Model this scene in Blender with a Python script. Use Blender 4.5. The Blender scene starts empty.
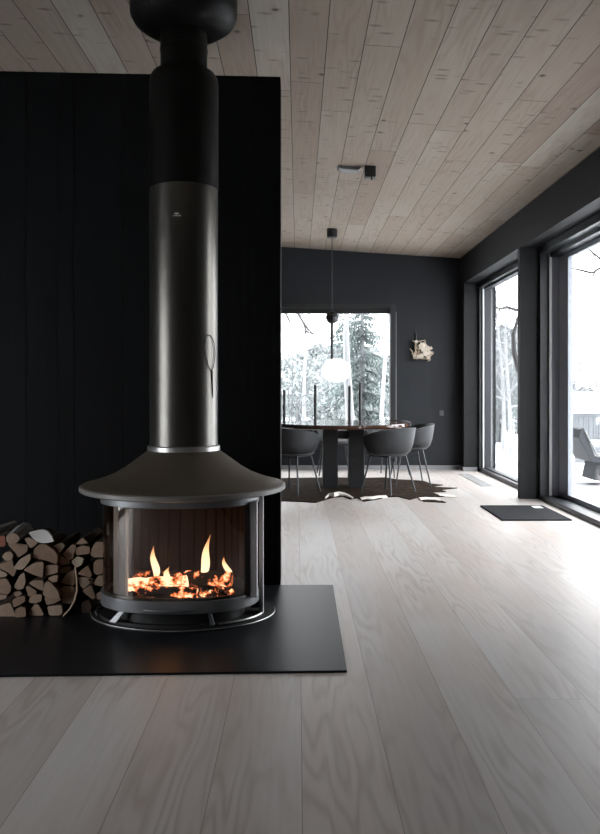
import bpy, bmesh, math, random
from mathutils import Vector, Matrix
random.seed(7)
PI = math.pi
SC = bpy.context.scene
COL = SC.collection

# ------------------------------------------------------------------ helpers
F = 800.0; VX = 298.0; VY = 388.0; EYE = 1.2
def PX(px, Y): return (px - VX) * Y / F
def PZ(py, Y): return EYE - (py - VY) * Y / F
def FLOOR(px, py):
    Y = EYE * F / (py - VY)
    return PX(px, Y), Y
def CEIL(x): return 3.274 - 0.065 * x

def link(o):
    COL.objects.link(o); return o

def obj(name, bm, mats, parent=None, smooth=False, bevel=0.0, base=True, local=False, auto=None):
    """one mesh object; geometry is given in world space unless local"""
    bmesh.ops.recalc_face_normals(bm, faces=bm.faces[:])
    me = bpy.data.meshes.new(name)
    off = Vector((0, 0, 0))
    if parent is not None and not local:
        p = parent
        while p is not None:
            off += Vector(p.location); p = p.parent
    elif parent is None and base and not local:
        xs = [v.co.x for v in bm.verts]; ys = [v.co.y for v in bm.verts]; zs = [v.co.z for v in bm.verts]
        off = Vector(((min(xs)+max(xs))/2, (min(ys)+max(ys))/2, min(zs)))
    if off.length > 0:
        for v in bm.verts: v.co -= off
    bm.to_mesh(me); bm.free()
    if not isinstance(mats, (list, tuple)): mats = [mats]
    for m in mats: me.materials.append(m)
    o = link(bpy.data.objects.new(name, me))
    if parent is not None: o.parent = parent
    elif base and not local: o.location = off
    if smooth:
        for p in me.polygons: p.use_smooth = True
        try: me.set_sharp_from_angle(angle=math.radians(auto or 40))
        except Exception: pass
    if bevel > 0:
        b = o.modifiers.new('bevel', 'BEVEL'); b.width = bevel; b.segments = 2; b.limit_method = 'ANGLE'
    return o

def thing(name, label, cat, loc=(0,0,0), rz=0.0, group=None):
    o = link(bpy.data.objects.new(name, None)); o.empty_display_size = 0.1
    o.location = loc; o.rotation_euler = (0, 0, rz)
    o['label'] = label; o['category'] = cat
    if group: o['group'] = group
    return o
def tag(o, label, cat, group=None, kind=None):
    o['label'] = label; o['category'] = cat
    if group: o['group'] = group
    if kind: o['kind'] = kind
    return o
def struct(name, bm, mats, **k):
    o = obj(name, bm, mats, base=False, **k); o['kind'] = 'structure'; return o
def struct_empty(name, loc):
    o = link(bpy.data.objects.new(name, None)); o.location = loc; o['kind'] = 'structure'; return o

def NB(): return bmesh.new()
def box(bm, lo, hi, mi=0):
    (x0,y0,z0),(x1,y1,z1) = lo, hi
    v = [bm.verts.new(c) for c in ((x0,y0,z0),(x1,y0,z0),(x1,y1,z0),(x0,y1,z0),(x0,y0,z1),(x1,y0,z1),(x1,y1,z1),(x0,y1,z1))]
    for f in ((0,1,2,3),(4,5,6,7),(0,1,5,4),(1,2,6,5),(2,3,7,6),(3,0,4,7)):
        bm.faces.new([v[i] for i in f]).material_index = mi
    return v
def slab(bm, x0, x1, y0, y1, z0, zt0, zt1):
    v = box(bm, (x0,y0,z0), (x1,y1,1))
    for i in (4,7): v[i].co.z = zt0
    for i in (5,6): v[i].co.z = zt1
def prism_xy(bm, pts, z0, z1, mi=0):
    a = [bm.verts.new((x,y,z0)) for x,y in pts]; b = [bm.verts.new((x,y,z1)) for x,y in pts]
    n = len(pts)
    bm.faces.new(a[::-1]).material_index = mi; bm.faces.new(b).material_index = mi
    for i in range(n):
        bm.faces.new((a[i],a[(i+1)%n],b[(i+1)%n],b[i])).material_index = mi
def loft(bm, rings, closed=True, cap0=True, cap1=True, mi=0):
    R = [[bm.verts.new(p) for p in r] for r in rings]
    n = len(R[0])
    for a, b in zip(R, R[1:]):
        for i in range(n if closed else n-1):
            j = (i+1) % n
            bm.faces.new((a[i],a[j],b[j],b[i])).material_index = mi
    if cap0: bm.faces.new(R[0][::-1]).material_index = mi
    if cap1: bm.faces.new(R[-1]).material_index = mi
    return R
def tube(bm, pts, rad, n=8, mi=0, cap=True):
    pts = [Vector(p) for p in pts]
    if not isinstance(rad, (list, tuple)): rad = [rad]*len(pts)
    rings = []
    up = None
    for i, p in enumerate(pts):
        d = (pts[min(i+1,len(pts)-1)] - pts[max(i-1,0)]).normalized()
        if up is None:
            up = Vector((0,0,1)) if abs(d.z) < 0.9 else Vector((1,0,0))
        u = d.cross(up)
        if u.length < 1e-4: u = d.cross(Vector((0.3,1,0.2)))
        u.normalize(); w = u.cross(d).normalized(); up = w
        rings.append([p + (u*math.cos(2*PI*k/n) + w*math.sin(2*PI*k/n))*rad[i] for k in range(n)])
    loft(bm, rings, True, cap, cap, mi)
def lathe(bm, prof, c, n=64, sx=1, sy=1, cap0=False, cap1=False):
    rings = [[(c[0]+r*sx*math.cos(2*PI*k/n), c[1]+r*sy*math.sin(2*PI*k/n), c[2]+z) for k in range(n)] for r, z in prof]
    loft(bm, rings, True, cap0, cap1)
def sphere(bm, c, r, seg=20, rings=12, s=(1,1,1)):
    m = Matrix.Translation(c) @ Matrix.Diagonal((r*s[0], r*s[1], r*s[2], 1))
    bmesh.ops.create_uvsphere(bm, u_segments=seg, v_segments=rings, radius=1, matrix=m)

# ------------------------------------------------------------------ materials
class NT:
    def __init__(s, name):
        s.m = bpy.data.materials.new(name); s.m.use_nodes = True
        s.t = s.m.node_tree; s.t.nodes.clear()
        s.out = s.n('ShaderNodeOutputMaterial')
    def n(s, t, **k):
        x = s.t.nodes.new(t)
        for a, b in k.items(): setattr(x, a, b)
        return x
    def put(s, sock, v):
        if isinstance(v, bpy.types.NodeSocket): s.t.links.new(v, sock)
        else:
            if isinstance(v, (list, tuple)) and len(v) == 3 and sock.type == 'RGBA': v = (*v, 1)
            sock.default_value = v
    def math(s, op, a, b=None, c=None, clamp=False):
        x = s.n('ShaderNodeMath', operation=op, use_clamp=clamp)
        s.put(x.inputs[0], a)
        if b is not None: s.put(x.inputs[1], b)
        if c is not None: s.put(x.inputs[2], c)
        return x.outputs[0]
    def mix(s, f, a, b, blend='MIX'):
        x = s.n('ShaderNodeMix', data_type='RGBA', blend_type=blend)
        s.put(x.inputs[0], f); s.put(x.inputs[6], a); s.put(x.inputs[7], b)
        return x.outputs[2]
    def ramp(s, f, stops):
        x = s.n('ShaderNodeValToRGB'); s.put(x.inputs[0], f)
        e = x.color_ramp.elements
        while len(e) < len(stops): e.new(0.5)
        for el, (p, c) in zip(e, stops):
            el.position = p; el.color = (*c, 1) if len(c) == 3 else c
        return x.outputs[0]
    def coord(s, kind='Object'):
        return s.n('ShaderNodeTexCoord').outputs[kind]
    def map(s, v, scale=(1,1,1), loc=(0,0,0)):
        x = s.n('ShaderNodeMapping'); s.put(x.inputs[0], v)
        x.inputs['Scale'].default_value = scale; x.inputs['Location'].default_value = loc
        return x.outputs[0]
    def noise(s, v, scale=5, detail=4, rough=0.5, dist=0):
        x = s.n('ShaderNodeTexNoise'); s.put(x.inputs['Vector'], v)
        x.inputs['Scale'].default_value = scale; x.inputs['Detail'].default_value = detail
        x.inputs['Roughness'].default_value = rough; x.inputs['Distortion'].default_value = dist
        return x.outputs[0]
    def sep(s, v):
        x = s.n('ShaderNodeSeparateXYZ'); s.put(x.inputs[0], v); return x.outputs
    def comb(s, a, b, c):
        x = s.n('ShaderNodeCombineXYZ')
        for i, q in enumerate((a,b,c)): s.put(x.inputs[i], q)
        return x.outputs[0]
    def bump(s, h, strength=0.2, dist=0.01):
        x = s.n('ShaderNodeBump'); s.put(x.inputs['Height'], h)
        x.inputs['Strength'].default_value = strength; x.inputs['Distance'].default_value = dist
        return x.outputs[0]
    def pbr(s, col, rough=0.5, metal=0.0, normal=None, spec=0.5, **k):
        p = s.n('ShaderNodeBsdfPrincipled')
        s.put(p.inputs['Base Color'], col); s.put(p.inputs['Roughness'], rough); s.put(p.inputs['Metallic'], metal)
        s.put(p.inputs['Specular IOR Level'], spec)
        if normal is not None: s.put(p.inputs['Normal'], normal)
        for a, b in k.items(): s.put(p.inputs[a.replace('_',' ')], b)
        s.t.links.new(p.outputs[0], s.out.inputs[0])
        return s.m

def mottled(name, c0, c1, rough=0.5, metal=0.0, scale=8, bump=0.05, spec=0.5, stretch=(1,1,1)):
    t = NT(name); v = t.map(t.coord(), stretch)
    f = t.noise(v, scale, 5, 0.6)
    return t.pbr(t.mix(f, c0, c1), rough, metal, t.bump(f, bump, 0.01) if bump else None, spec)

def planks(name, w, off, L, tones, grain_dark, rough, gapw, gapcol, contour=24, cont_amt=0.35, knots=0.0, bump=0.15, spec=0.5, gain=0.5, warmth=(0.38,0.30,0.255)):
    t = NT(name); s = t.sep(t.coord()); x, y = s[0], s[1]
    u = t.math('DIVIDE', t.math('SUBTRACT', x, off), w); iu = t.math('FLOOR', u); fu = t.math('FRACT', u)
    wn = t.n('ShaderNodeTexWhiteNoise', noise_dimensions='1D'); t.put(wn.inputs['W'], iu)
    v = t.math('ADD', t.math('DIVIDE', y, L), t.math('MULTIPLY', wn.outputs[0], 7.3)); iv = t.math('FLOOR', v); fv = t.math('FRACT', v)
    w2 = t.n('ShaderNodeTexWhiteNoise', noise_dimensions='2D'); t.put(w2.inputs['Vector'], t.comb(iu, iv, 0))
    rid = w2.outputs[0]
    tone = t.ramp(rid, tones)
    # long grain
    gx = t.math('ADD', t.math('MULTIPLY', x, 1.0), t.math('MULTIPLY', rid, 41.0))
    gy = t.math('ADD', y, t.math('MULTIPLY', rid, 23.0))
    fine = t.noise(t.comb(t.math('MULTIPLY', gx, 60), t.math('MULTIPLY', gy, 2.2), 0), 1.0, 4, 0.6)
    broad = t.noise(t.comb(t.math('MULTIPLY', gx, 5.5), t.math('MULTIPLY', gy, 0.55), 0), 1.0, 2, 0.5)
    lines = t.math('MULTIPLY', t.math('ADD', t.math('SINE', t.math('MULTIPLY', broad, contour*4)), 1.0), 0.5)
    lines = t.math('POWER', lines, 2.0)
    patch = t.noise(t.comb(t.math('MULTIPLY', gx, 3), t.math('MULTIPLY', gy, 0.7), 3.0), 1.0, 2, 0.5)
    patch = t.ramp(patch, [(0.42,(0,0,0)), (0.62,(1,1,1))])
    lines = t.math('MULTIPLY', lines, t.math('ADD', t.math('MULTIPLY', patch, 0.9), 0.1))
    g = t.math('ADD', t.math('MULTIPLY', lines, cont_amt), t.math('MULTIPLY', t.math('SUBTRACT', fine, 0.4), gain), clamp=True)
    warm = t.ramp(t.noise(t.comb(t.math('MULTIPLY', gx, 2.6), t.math('MULTIPLY', gy, 0.5), 9.0), 1.0, 3, 0.6), [(0.40,(0,0,0)), (0.68,(1,1,1))])
    tone = t.mix(t.math('MULTIPLY', warm, 0.55), tone, warmth)
    col = t.mix(g, tone, grain_dark)
    if knots > 0:
        vo = t.n('ShaderNodeTexVoronoi', feature='F1'); t.put(vo.inputs['Vector'], t.comb(t.math('MULTIPLY', gx, 4.0), t.math('MULTIPLY', gy, 4.2), 0))
        vo.inputs['Scale'].default_value = 1.0
        d = t.math('ADD', vo.outputs['Distance'], t.math('MULTIPLY', t.noise(t.comb(t.math('MULTIPLY', gx, 30), t.math('MULTIPLY', gy, 30), 0), 1, 2), 0.08))
        k = t.ramp(d, [(0.085,(1,1,1)), (0.125,(0.25,0.25,0.25)), (0.2,(0,0,0))])
        # thin cross-wise dashes, the growth whorls
        vo2 = t.n('ShaderNodeTexVoronoi', feature='F1'); t.put(vo2.inputs['Vector'], t.comb(t.math('MULTIPLY', gx, 7.0), t.math('MULTIPLY', gy, 22.0), 0))
        vo2.inputs['Scale'].default_value = 1.0
        pr = t.ramp(vo2.outputs['Color'], [(0.72,(0,0,0)), (0.78,(1,1,1))])
        k2 = t.math('MULTIPLY', t.ramp(vo2.outputs['Distance'], [(0.12,(1,1,1)), (0.42,(0,0,0))]), pr)
        k = t.math('MAXIMUM', k, t.math('MULTIPLY', k2, 0.6))
        col = t.mix(t.math('MULTIPLY', k, knots), col, (0.045,0.032,0.026))
    du = t.math('MULTIPLY', t.math('MINIMUM', fu, t.math('SUBTRACT', 1.0, fu)), w)
    dv = t.math('MULTIPLY', t.math('MINIMUM', fv, t.math('SUBTRACT', 1.0, fv)), L)
    gp = t.math('LESS_THAN', t.math('MINIMUM', du, dv), gapw)
    col = t.mix(gp, col, gapcol)
    h = t.math('SUBTRACT', t.math('MULTIPLY', fine, 0.15), gp)
    ro = t.math('ADD', rough, t.math('MULTIPLY', fine, 0.15))
    return t.pbr(col, ro, 0.0, t.bump(h, bump, 0.004), spec)

def window_glass(name, tint=(1,1,1), refl=1.0, rough=0.0, ior=1.45):
    t = NT(name)
    tr = t.n('ShaderNodeBsdfTransparent'); t.put(tr.inputs[0], tint)
    gl = t.n('ShaderNodeBsdfGlossy'); t.put(gl.inputs['Color'], (1,1,1)); gl.inputs['Roughness'].default_value = rough
    ge = t.n('ShaderNodeNewGeometry'); dt = t.n('ShaderNodeVectorMath', operation='DOT_PRODUCT')
    t.put(dt.inputs[0], ge.outputs['Normal']); t.put(dt.inputs[1], ge.outputs['Incoming'])
    f0 = ((ior-1)/(ior+1))**2      # Schlick reflectance, the same from both sides of the pane
    fr = t.math('ADD', f0, t.math('MULTIPLY', 1-f0, t.math('POWER', t.math('SUBTRACT', 1.0, t.math('ABSOLUTE', dt.outputs['Value'])), 5.0)))
    mx = t.n('ShaderNodeMixShader'); t.put(mx.inputs[0], t.math('MULTIPLY', fr, refl, clamp=True))
    t.t.links.new(tr.outputs[0], mx.inputs[1]); t.t.links.new(gl.outputs[0], mx.inputs[2])
    t.t.links.new(mx.outputs[0], t.out.inputs[0])
    return t.m

def emis(name, stops, strength, axis=2, alpha=None):
    t = NT(name); z = t.sep(t.coord('Generated'))[axis]
    e = t.n('ShaderNodeEmission'); t.put(e.inputs[0], t.ramp(z, stops)); e.inputs[1].default_value = strength
    if alpha:
        tr = t.n('ShaderNodeBsdfTransparent'); mx = t.n('ShaderNodeMixShader')
        t.put(mx.inputs[0], t.ramp(z, alpha))
        t.t.links.new(tr.outputs[0], mx.inputs[1]); t.t.links.new(e.outputs[0], mx.inputs[2])
        t.t.links.new(mx.outputs[0], t.out.inputs[0])
    else: t.t.links.new(e.outputs[0], t.out.inputs[0])
    return t.m

M = {}
M['floor'] = planks('whitewashed floor planks', 0.275, 0.012, 15.0,
    [(0.0,(0.345,0.325,0.312)), (0.3,(0.445,0.427,0.415)), (0.6,(0.38,0.36,0.347)), (1.0,(0.475,0.462,0.452))],
    (0.27,0.225,0.20), 0.36, 0.0013, (0.20,0.17,0.155), contour=18, cont_amt=0.48, bump=0.05, spec=0.45, gain=0.5)
M['ceiling'] = planks('whitewashed ceiling planks', 0.222, -0.05, 3.1,
    [(0.0,(0.275,0.22,0.18)), (0.35,(0.345,0.295,0.25)), (0.65,(0.30,0.25,0.205)), (1.0,(0.40,0.365,0.315))],
    (0.16,0.115,0.09), 0.7, 0.0026, (0.05,0.036,0.03), contour=14, cont_amt=0.25, knots=0.85, bump=0.15, spec=0.15, gain=0.6, warmth=(0.30,0.235,0.185))
M['black_boards'] = mottled('black stained timber', (0.0035,0.004,0.0046), (0.007,0.0078,0.0088), 0.6, 0, 1.0, 0.15, 0.10, (30,30,1.2))
M['back_wall'] = mottled('charcoal painted timber', (0.0115,0.0132,0.0165), (0.0162,0.0183,0.022), 0.6, 0, 3, 0.03, 0.3)
M['dark_wall'] = mottled('charcoal wall', (0.0075,0.008,0.009), (0.0105,0.0112,0.0122), 0.65, 0, 2, 0.03, 0.3)
M['frame'] = mottled('dark grey window frame', (0.016,0.018,0.022), (0.021,0.0235,0.028), 0.4, 0.0, 6, 0.0, 0.5)
M['sash'] = mottled('blue grey sash', (0.26,0.28,0.32), (0.29,0.31,0.35), 0.45, 0, 4, 0)
M['sash_dim'] = mottled('dark grey plastic', (0.06,0.063,0.07), (0.07,0.073,0.08), 0.45, 0, 4, 0)
M['daylight_white'] = mottled('white daylight strip', (0.8,0.82,0.84), (0.88,0.9,0.92), 0.45, 0.0, 6, 0.0)  # near white, puts daylight into the strip colour
M['hearth'] = mottled('black steel hearth', (0.006,0.007,0.0085), (0.011,0.0125,0.015), 0.38, 0.0, 4, 0.03, 0.14)
M['glass'] = window_glass('window glass')
M['stove_glass'] = window_glass('stove glass', (0.93,0.88,0.84), 1.25, 0.02, 1.5)
M['flue'] = mottled('dark brushed flue steel', (0.112,0.105,0.094), (0.142,0.134,0.121), 0.30, 0.9, 2.5, 0.01)
M['flue_dark'] = mottled('matte black flue steel', (0.0025,0.0024,0.0021), (0.004,0.0038,0.0034), 0.5, 0.0, 3, 0.01, 0.12)
M['hood'] = mottled('bronze grey hood steel', (0.075,0.06,0.045), (0.10,0.082,0.063), 0.55, 0.3, 4, 0.03)
M['stove_grey'] = mottled('grey stove steel', (0.17,0.175,0.185), (0.22,0.225,0.235), 0.42, 0.6, 6, 0.02)
M['stove_light'] = mottled('light grey stove steel', (0.50,0.505,0.52), (0.58,0.585,0.60), 0.45, 0.0, 6, 0)
M['rim'] = mottled('warm grey rim steel', (0.15,0.145,0.135), (0.18,0.175,0.165), 0.45, 0.1, 6, 0)
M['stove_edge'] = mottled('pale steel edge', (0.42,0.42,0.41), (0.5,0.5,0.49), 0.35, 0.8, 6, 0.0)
M['stove_black'] = mottled('black cast iron', (0.012,0.012,0.013), (0.02,0.02,0.021), 0.5, 0.1, 10, 0.05)
M['lining'] = mottled('brown firebrick lining', (0.032,0.017,0.013), (0.06,0.033,0.025), 0.85, 0, 10, 0.1, 0.2)
M['white'] = mottled('white mark', (0.75,0.75,0.75), (0.8,0.8,0.8), 0.5, 0, 5, 0)
M['char'] = None
M['steel'] = mottled('chair leg steel', (0.05,0.053,0.058), (0.07,0.074,0.08), 0.4, 0.4, 10, 0)
M['shell'] = mottled('charcoal chair shell', (0.016,0.0175,0.020), (0.025,0.027,0.030), 0.5, 0, 12, 0.03)
M['seat_pad'] = mottled('grey seat cushion', (0.07,0.07,0.075), (0.10,0.10,0.105), 0.8, 0, 20, 0.1)
M['table_edge'] = mottled('dark brown table wood', (0.045,0.022,0.015), (0.085,0.045,0.03), 0.07, 0, 2, 0.0, 0.8, (2,18,10))
M['table_leg'] = mottled('black table leg', (0.008,0.0085,0.010), (0.013,0.014,0.016), 0.5, 0, 6, 0.03)
M['black'] = mottled('satin black', (0.008,0.008,0.009), (0.014,0.014,0.015), 0.45, 0, 8, 0)
_t = NT('glowing opal white glass'); M['opal'] = _t.pbr((0.9,0.9,0.9), 0.25, 0, Emission_Color=(1,0.99,0.97,1), Emission_Strength=1.0)  # emission added to bring the shade up to the white backdrop
M['grey_vent'] = mottled('grey metal vent', (0.17,0.175,0.17), (0.20,0.205,0.20), 0.5, 0.0, 6, 0)
M['grille'] = mottled('aluminium floor grille', (0.36,0.36,0.36), (0.42,0.42,0.42), 0.4, 0.4, 6, 0)
M['mat'] = mottled('black coir doormat', (0.004,0.0045,0.0055), (0.014,0.015,0.018), 0.9, 0, 90, 0.6, 0.2)
M['baseboard'] = mottled('grey baseboard', (0.22,0.225,0.235), (0.26,0.265,0.275), 0.5, 0, 4, 0)
M['twig'] = mottled('bleached twig', (0.35,0.26,0.18), (0.55,0.44,0.33), 0.7, 0, 20, 0.1)
M['petal'] = mottled('cream dried blossom', (0.48,0.41,0.33), (0.62,0.55,0.46), 0.7, 0, 20, 0.1)
M['snow'] = mottled('snow', (0.55,0.565,0.585), (0.60,0.615,0.63), 0.7, 0, 1.5, 0.1, 0.2)
M['deck'] = mottled('snow dusted terrace', (0.50,0.51,0.525), (0.56,0.57,0.58), 0.7, 0, 1.2, 0.05, 0.2)
M['dark_bark'] = mottled('dark wet bark', (0.03,0.028,0.028), (0.07,0.065,0.065), 0.9, 0, 12, 0.3)
M['pale_bark'] = mottled('frosted hazy pale bark', (0.19,0.195,0.20), (0.27,0.275,0.28), 0.9, 0, 12, 0.3)  # paleness carries frost and also the haze in the air
M['grey_bark'] = mottled('frosted grey twig', (0.08,0.083,0.088), (0.15,0.155,0.16), 0.9, 0, 5, 0.1)
M['conifer'] = mottled('frosted hazy conifer needles', (0.045,0.062,0.058), (0.15,0.175,0.172), 0.9, 0, 2.2, 0)  # lightened to paint haze over the frosted needles
M['shrub'] = mottled('frosted grey green twigs', (0.09,0.105,0.102), (0.19,0.205,0.205), 0.9, 0, 3, 0)
M['lounge'] = mottled('grey outdoor resin', (0.026,0.029,0.035), (0.034,0.038,0.045), 0.6, 0, 6, 0)
M['cushion'] = mottled('pale outdoor cushion', (0.10,0.105,0.115), (0.13,0.135,0.145), 0.8, 0, 10, 0.05)
M['house'] = mottled('pale house wall', (0.13,0.135,0.145), (0.15,0.155,0.165), 0.8, 0, 2, 0)
M['house_pane'] = mottled('pale house pane', (0.09,0.098,0.105), (0.11,0.118,0.125), 0.3, 0, 2, 0)

def wood_face():
    t = NT('sawn firewood end'); oi = t.n('ShaderNodeObjectInfo').outputs['Random']
    tone = t.ramp(oi, [(0,(0.27,0.185,0.135)), (0.35,(0.42,0.31,0.235)), (0.7,(0.33,0.235,0.175)), (1,(0.54,0.43,0.335))])
    f = t.noise(t.map(t.coord(), (1,0.3,1)), 22, 4, 0.6)
    return t.pbr(t.mix(t.math('MULTIPLY', f, 0.75), tone, (0.12,0.075,0.05)), 0.85, 0, t.bump(f, 0.2, 0.01), 0.2)
M['log_face'] = wood_face()
M['bark'] = mottled('brown bark', (0.035,0.022,0.016), (0.08,0.055,0.04), 0.9, 0, 18, 0.5, 0.2)
M['grey_log'] = mottled('weathered grey bark', (0.13,0.125,0.12), (0.23,0.225,0.22), 0.9, 0, 18, 0.4, 0.2)
M['birch'] = mottled('white birch bark', (0.88,0.885,0.89), (0.94,0.945,0.95), 0.7, 0, 9, 0.15, 0.2)
M['pale_face'] = mottled('fresh pale wood', (0.42,0.37,0.29), (0.52,0.47,0.38), 0.8, 0, 14, 0.2, 0.2)
M['red_face'] = mottled('reddish wood', (0.20,0.075,0.055), (0.27,0.11,0.08), 0.8, 0, 14, 0.2, 0.2)

def char_mat(lo=0.54):
    t = NT('charred glowing wood'); f = t.noise(t.coord(), 16, 5, 0.65)
    z = t.sep(t.coord('Generated'))[2]
    glow = t.ramp(t.math('ADD', f, t.math('MULTIPLY', z, 0.03)), [(lo,(0,0,0)), (lo+0.06,(0.9,0.2,0.06)), (lo+0.12,(1,0.72,0.45))])
    return t.pbr((0.02,0.015,0.012), 0.9, 0, t.bump(f, 0.5, 0.01), 0.2, Emission_Color=glow, Emission_Strength=2.2)
def ember_mat():
    t = NT('glowing embers'); f = t.noise(t.coord(), 13, 5, 0.7)
    glow = t.ramp(f, [(0.575,(0.0,0,0)), (0.61,(0.8,0.18,0.05)), (0.65,(1,0.58,0.30)), (0.72,(1,0.90,0.74))])
    return t.pbr((0.02,0.015,0.012), 0.95, 0, t.bump(f, 0.6, 0.01), 0.1, Emission_Color=glow, Emission_Strength=2.2)
M['char'] = char_mat(); M['char_hot'] = char_mat(0.42); M['ember'] = ember_mat()
M['flame'] = emis('flame', [(0,(1,0.5,0.18)), (0.2,(1,0.80,0.52)), (0.55,(1,0.72,0.42)), (1,(1,0.38,0.12))], 2.2,
                  alpha=[(0,(0.75,)*3), (0.25,(0.95,)*3), (0.6,(0.8,)*3), (1,(0.12,)*3)])

def rug_mat():
    t = NT('brindled cowhide'); c = t.coord()
    f = t.noise(t.map(c, (5,16,6)), 2.2, 8, 0.7, 0.8)
    g = t.noise(c, 1.1, 3, 0.6, 0.4)
    col = t.ramp(f, [(0.36,(0.008,0.0055,0.004)), (0.55,(0.03,0.02,0.014)), (0.70,(0.14,0.10,0.075))])
    return t.pbr(col, 0.9, 0, t.bump(f, 1.0, 0.03), 0.04)
M['rug'] = rug_mat()
M['rug_white'] = mottled('white hide edge', (0.55,0.52,0.48), (0.75,0.72,0.69), 0.8, 0, 9, 0.2, 0.2)

# ------------------------------------------------------------------ room shell
XL, YB, YF = -4.2, 11.85, -3.6     # left wall, back wall, wall behind the camera
XR, XO = 2.40, 2.86                # inner and outer face of the glazed wall
HEAD = 2.72; LHEAD = 2.15
bm = NB(); box(bm, (XL-0.2, YF-0.2, -0.15), (XO, YB+0.35, 0.0)); struct('floor', bm, M['floor'])
bm = NB()
v = box(bm, (XL-0.3, YF-0.3, 0), (XO+0.5, YB+0.5, 1))
for q in v: q.co.z = CEIL(q.co.x) + (0.22 if q.co.z > 0.5 else 0.0)
struct('ceiling', bm, M['ceiling'])
# back wall with its window opening
WX0, WX1, WZ0, WZ1 = -1.15, 1.44, 0.58, 2.385
bm = NB(); Yb1 = YB+0.3
slab(bm, XL-0.2, WX0, YB, Yb1, 0, CEIL(XL-0.2), CEIL(WX0))
slab(bm, WX1, XO, YB, Yb1, 0, CEIL(WX1), CEIL(XO))
slab(bm, WX0, WX1, YB, Yb1, WZ1, CEIL(WX0), CEIL(WX1))
box(bm, (WX0, YB, 0), (WX1, Yb1, WZ0))
struct('wall_back', bm, M['back_wall'])
# right wall: header band, far stub, pillar, near end
FW0, FW1 = 8.74, 11.57      # far window
NW0, NW1 = 4.4, 8.65        # near window
bm = NB()
slab(bm, XR, XO, YF-0.2, YB, HEAD, CEIL(XR), CEIL(XO))
for y0, y1 in ((FW1, YB), (NW1, FW0), (YF-0.2, NW0)): box(bm, (XR, y0, 0), (XO, y1, HEAD))
struct('wall_right', bm, M['dark_wall'])
bm = NB()   # wall behind the camera
slab(bm, XL-0.2, XR, YF-0.2, YF, 0, CEIL(XL-0.2), CEIL(XR)); struct('wall_front', bm, M['dark_wall'])
LW0, LW1 = 0.9, 3.3
bm = NB()   # left wall with a window beside the camera, lights the stove's left flank
box(bm, (XL-0.2, YF, 0), (XL, LW0, CEIL(XL))); box(bm, (XL-0.2, LW1, 0), (XL, YB, CEIL(XL)))
box(bm, (XL-0.2, LW0, LHEAD), (XL, LW1, CEIL(XL))); struct('wall_left', bm, M['dark_wall'])
# black boarded partition behind the stove
PY = 4.84; PXR = PX(280.5, PY)
bm = NB()
edges = [XL] + [PX(p, PY) for p in (-230,-190,-140,-85,-40,-12,26,58,74,123,160,204,249)] + [PXR]
def ptop(x): return 3.083 - 0.02*(x-PXR)
for a, b in zip(edges, edges[1:]):
    slab(bm, a+0.0015, b-0.0015, PY, PY+0.02, 0, ptop(a), ptop(b))
slab(bm, XL, PXR, PY+0.012, PY+0.24, 0, ptop(XL), ptop(PXR))
for py in (279, 335, 391, 447):      # nail heads
    bmesh.ops.create_uvsphere(bm, u_segments=8, v_segments=5, radius=0.005, matrix=Matrix.Translation((PX(257,PY), PY, PZ(py,PY))))
struct('wall_partition', bm, M['black_boards'])
# baseboards
bm = NB(); box(bm, (XL, YB-0.018, 0), (XR, YB, 0.055)); struct('baseboard_back', bm, M['baseboard'])
bm = NB(); box(bm, (XR-0.014, FW1, 0), (XR, YB-0.02, 0.055)); box(bm, (XR-0.014, FW1-0.014, 0), (XR+0.19, FW1, 0.055)); struct('baseboard_right', bm, M['baseboard'])
# casing on the right of the back window
bm = NB(); box(bm, (1.365, YB-0.035, 0.056), (WX1+0.005, YB, WZ1+0.06)); box(bm, (-1.15, YB-0.03, WZ1-0.0), (1.365, YB, WZ1+0.06))
struct('trim_1', bm, M['black'])
bm = NB(); box(bm, (WX1+0.006, YB-0.036, 0.056), (WX1+0.014, YB, WZ1-0.06)); struct('trim_2', bm, M['baseboard'])  # paler strip paints the lit side edge of the casing

def ring_frame(bm, axis, a0, a1, z0, z1, d0, d1, w, wt=None, wb=None):
    """rectangular frame; axis 'x' spans x (wall in XZ), 'y' spans y"""
    wt = wt or w; wb = wb or w
    def bx(p0, p1, q0, q1):
        if axis == 'x': box(bm, (p0, d0, q0), (p1, d1, q1))
        else: box(bm, (d0, p0, q0), (d1, p1, q1))
    bx(a0, a0+w, z0, z1); bx(a1-w, a1, z0, z1); bx(a0+w, a1-w, z1-wt, z1); bx(a0+w, a1-w, z0, z0+wb)
# window 1: back wall
w1 = struct_empty('window_1', (0, YB+0.1, WZ0))
bm = NB(); ring_frame(bm, 'x', WX0, WX1, WZ0, WZ1, YB+0.06, YB+0.16, 0.075); obj('window_frame', bm, M['black'], w1, bevel=0.004)
bm = NB(); box(bm, (WX0+0.07, YB+0.11, WZ0+0.07), (WX1-0.07, YB+0.118, WZ1-0.07)); obj('window_pane', bm, M['glass'], w1)
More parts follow.
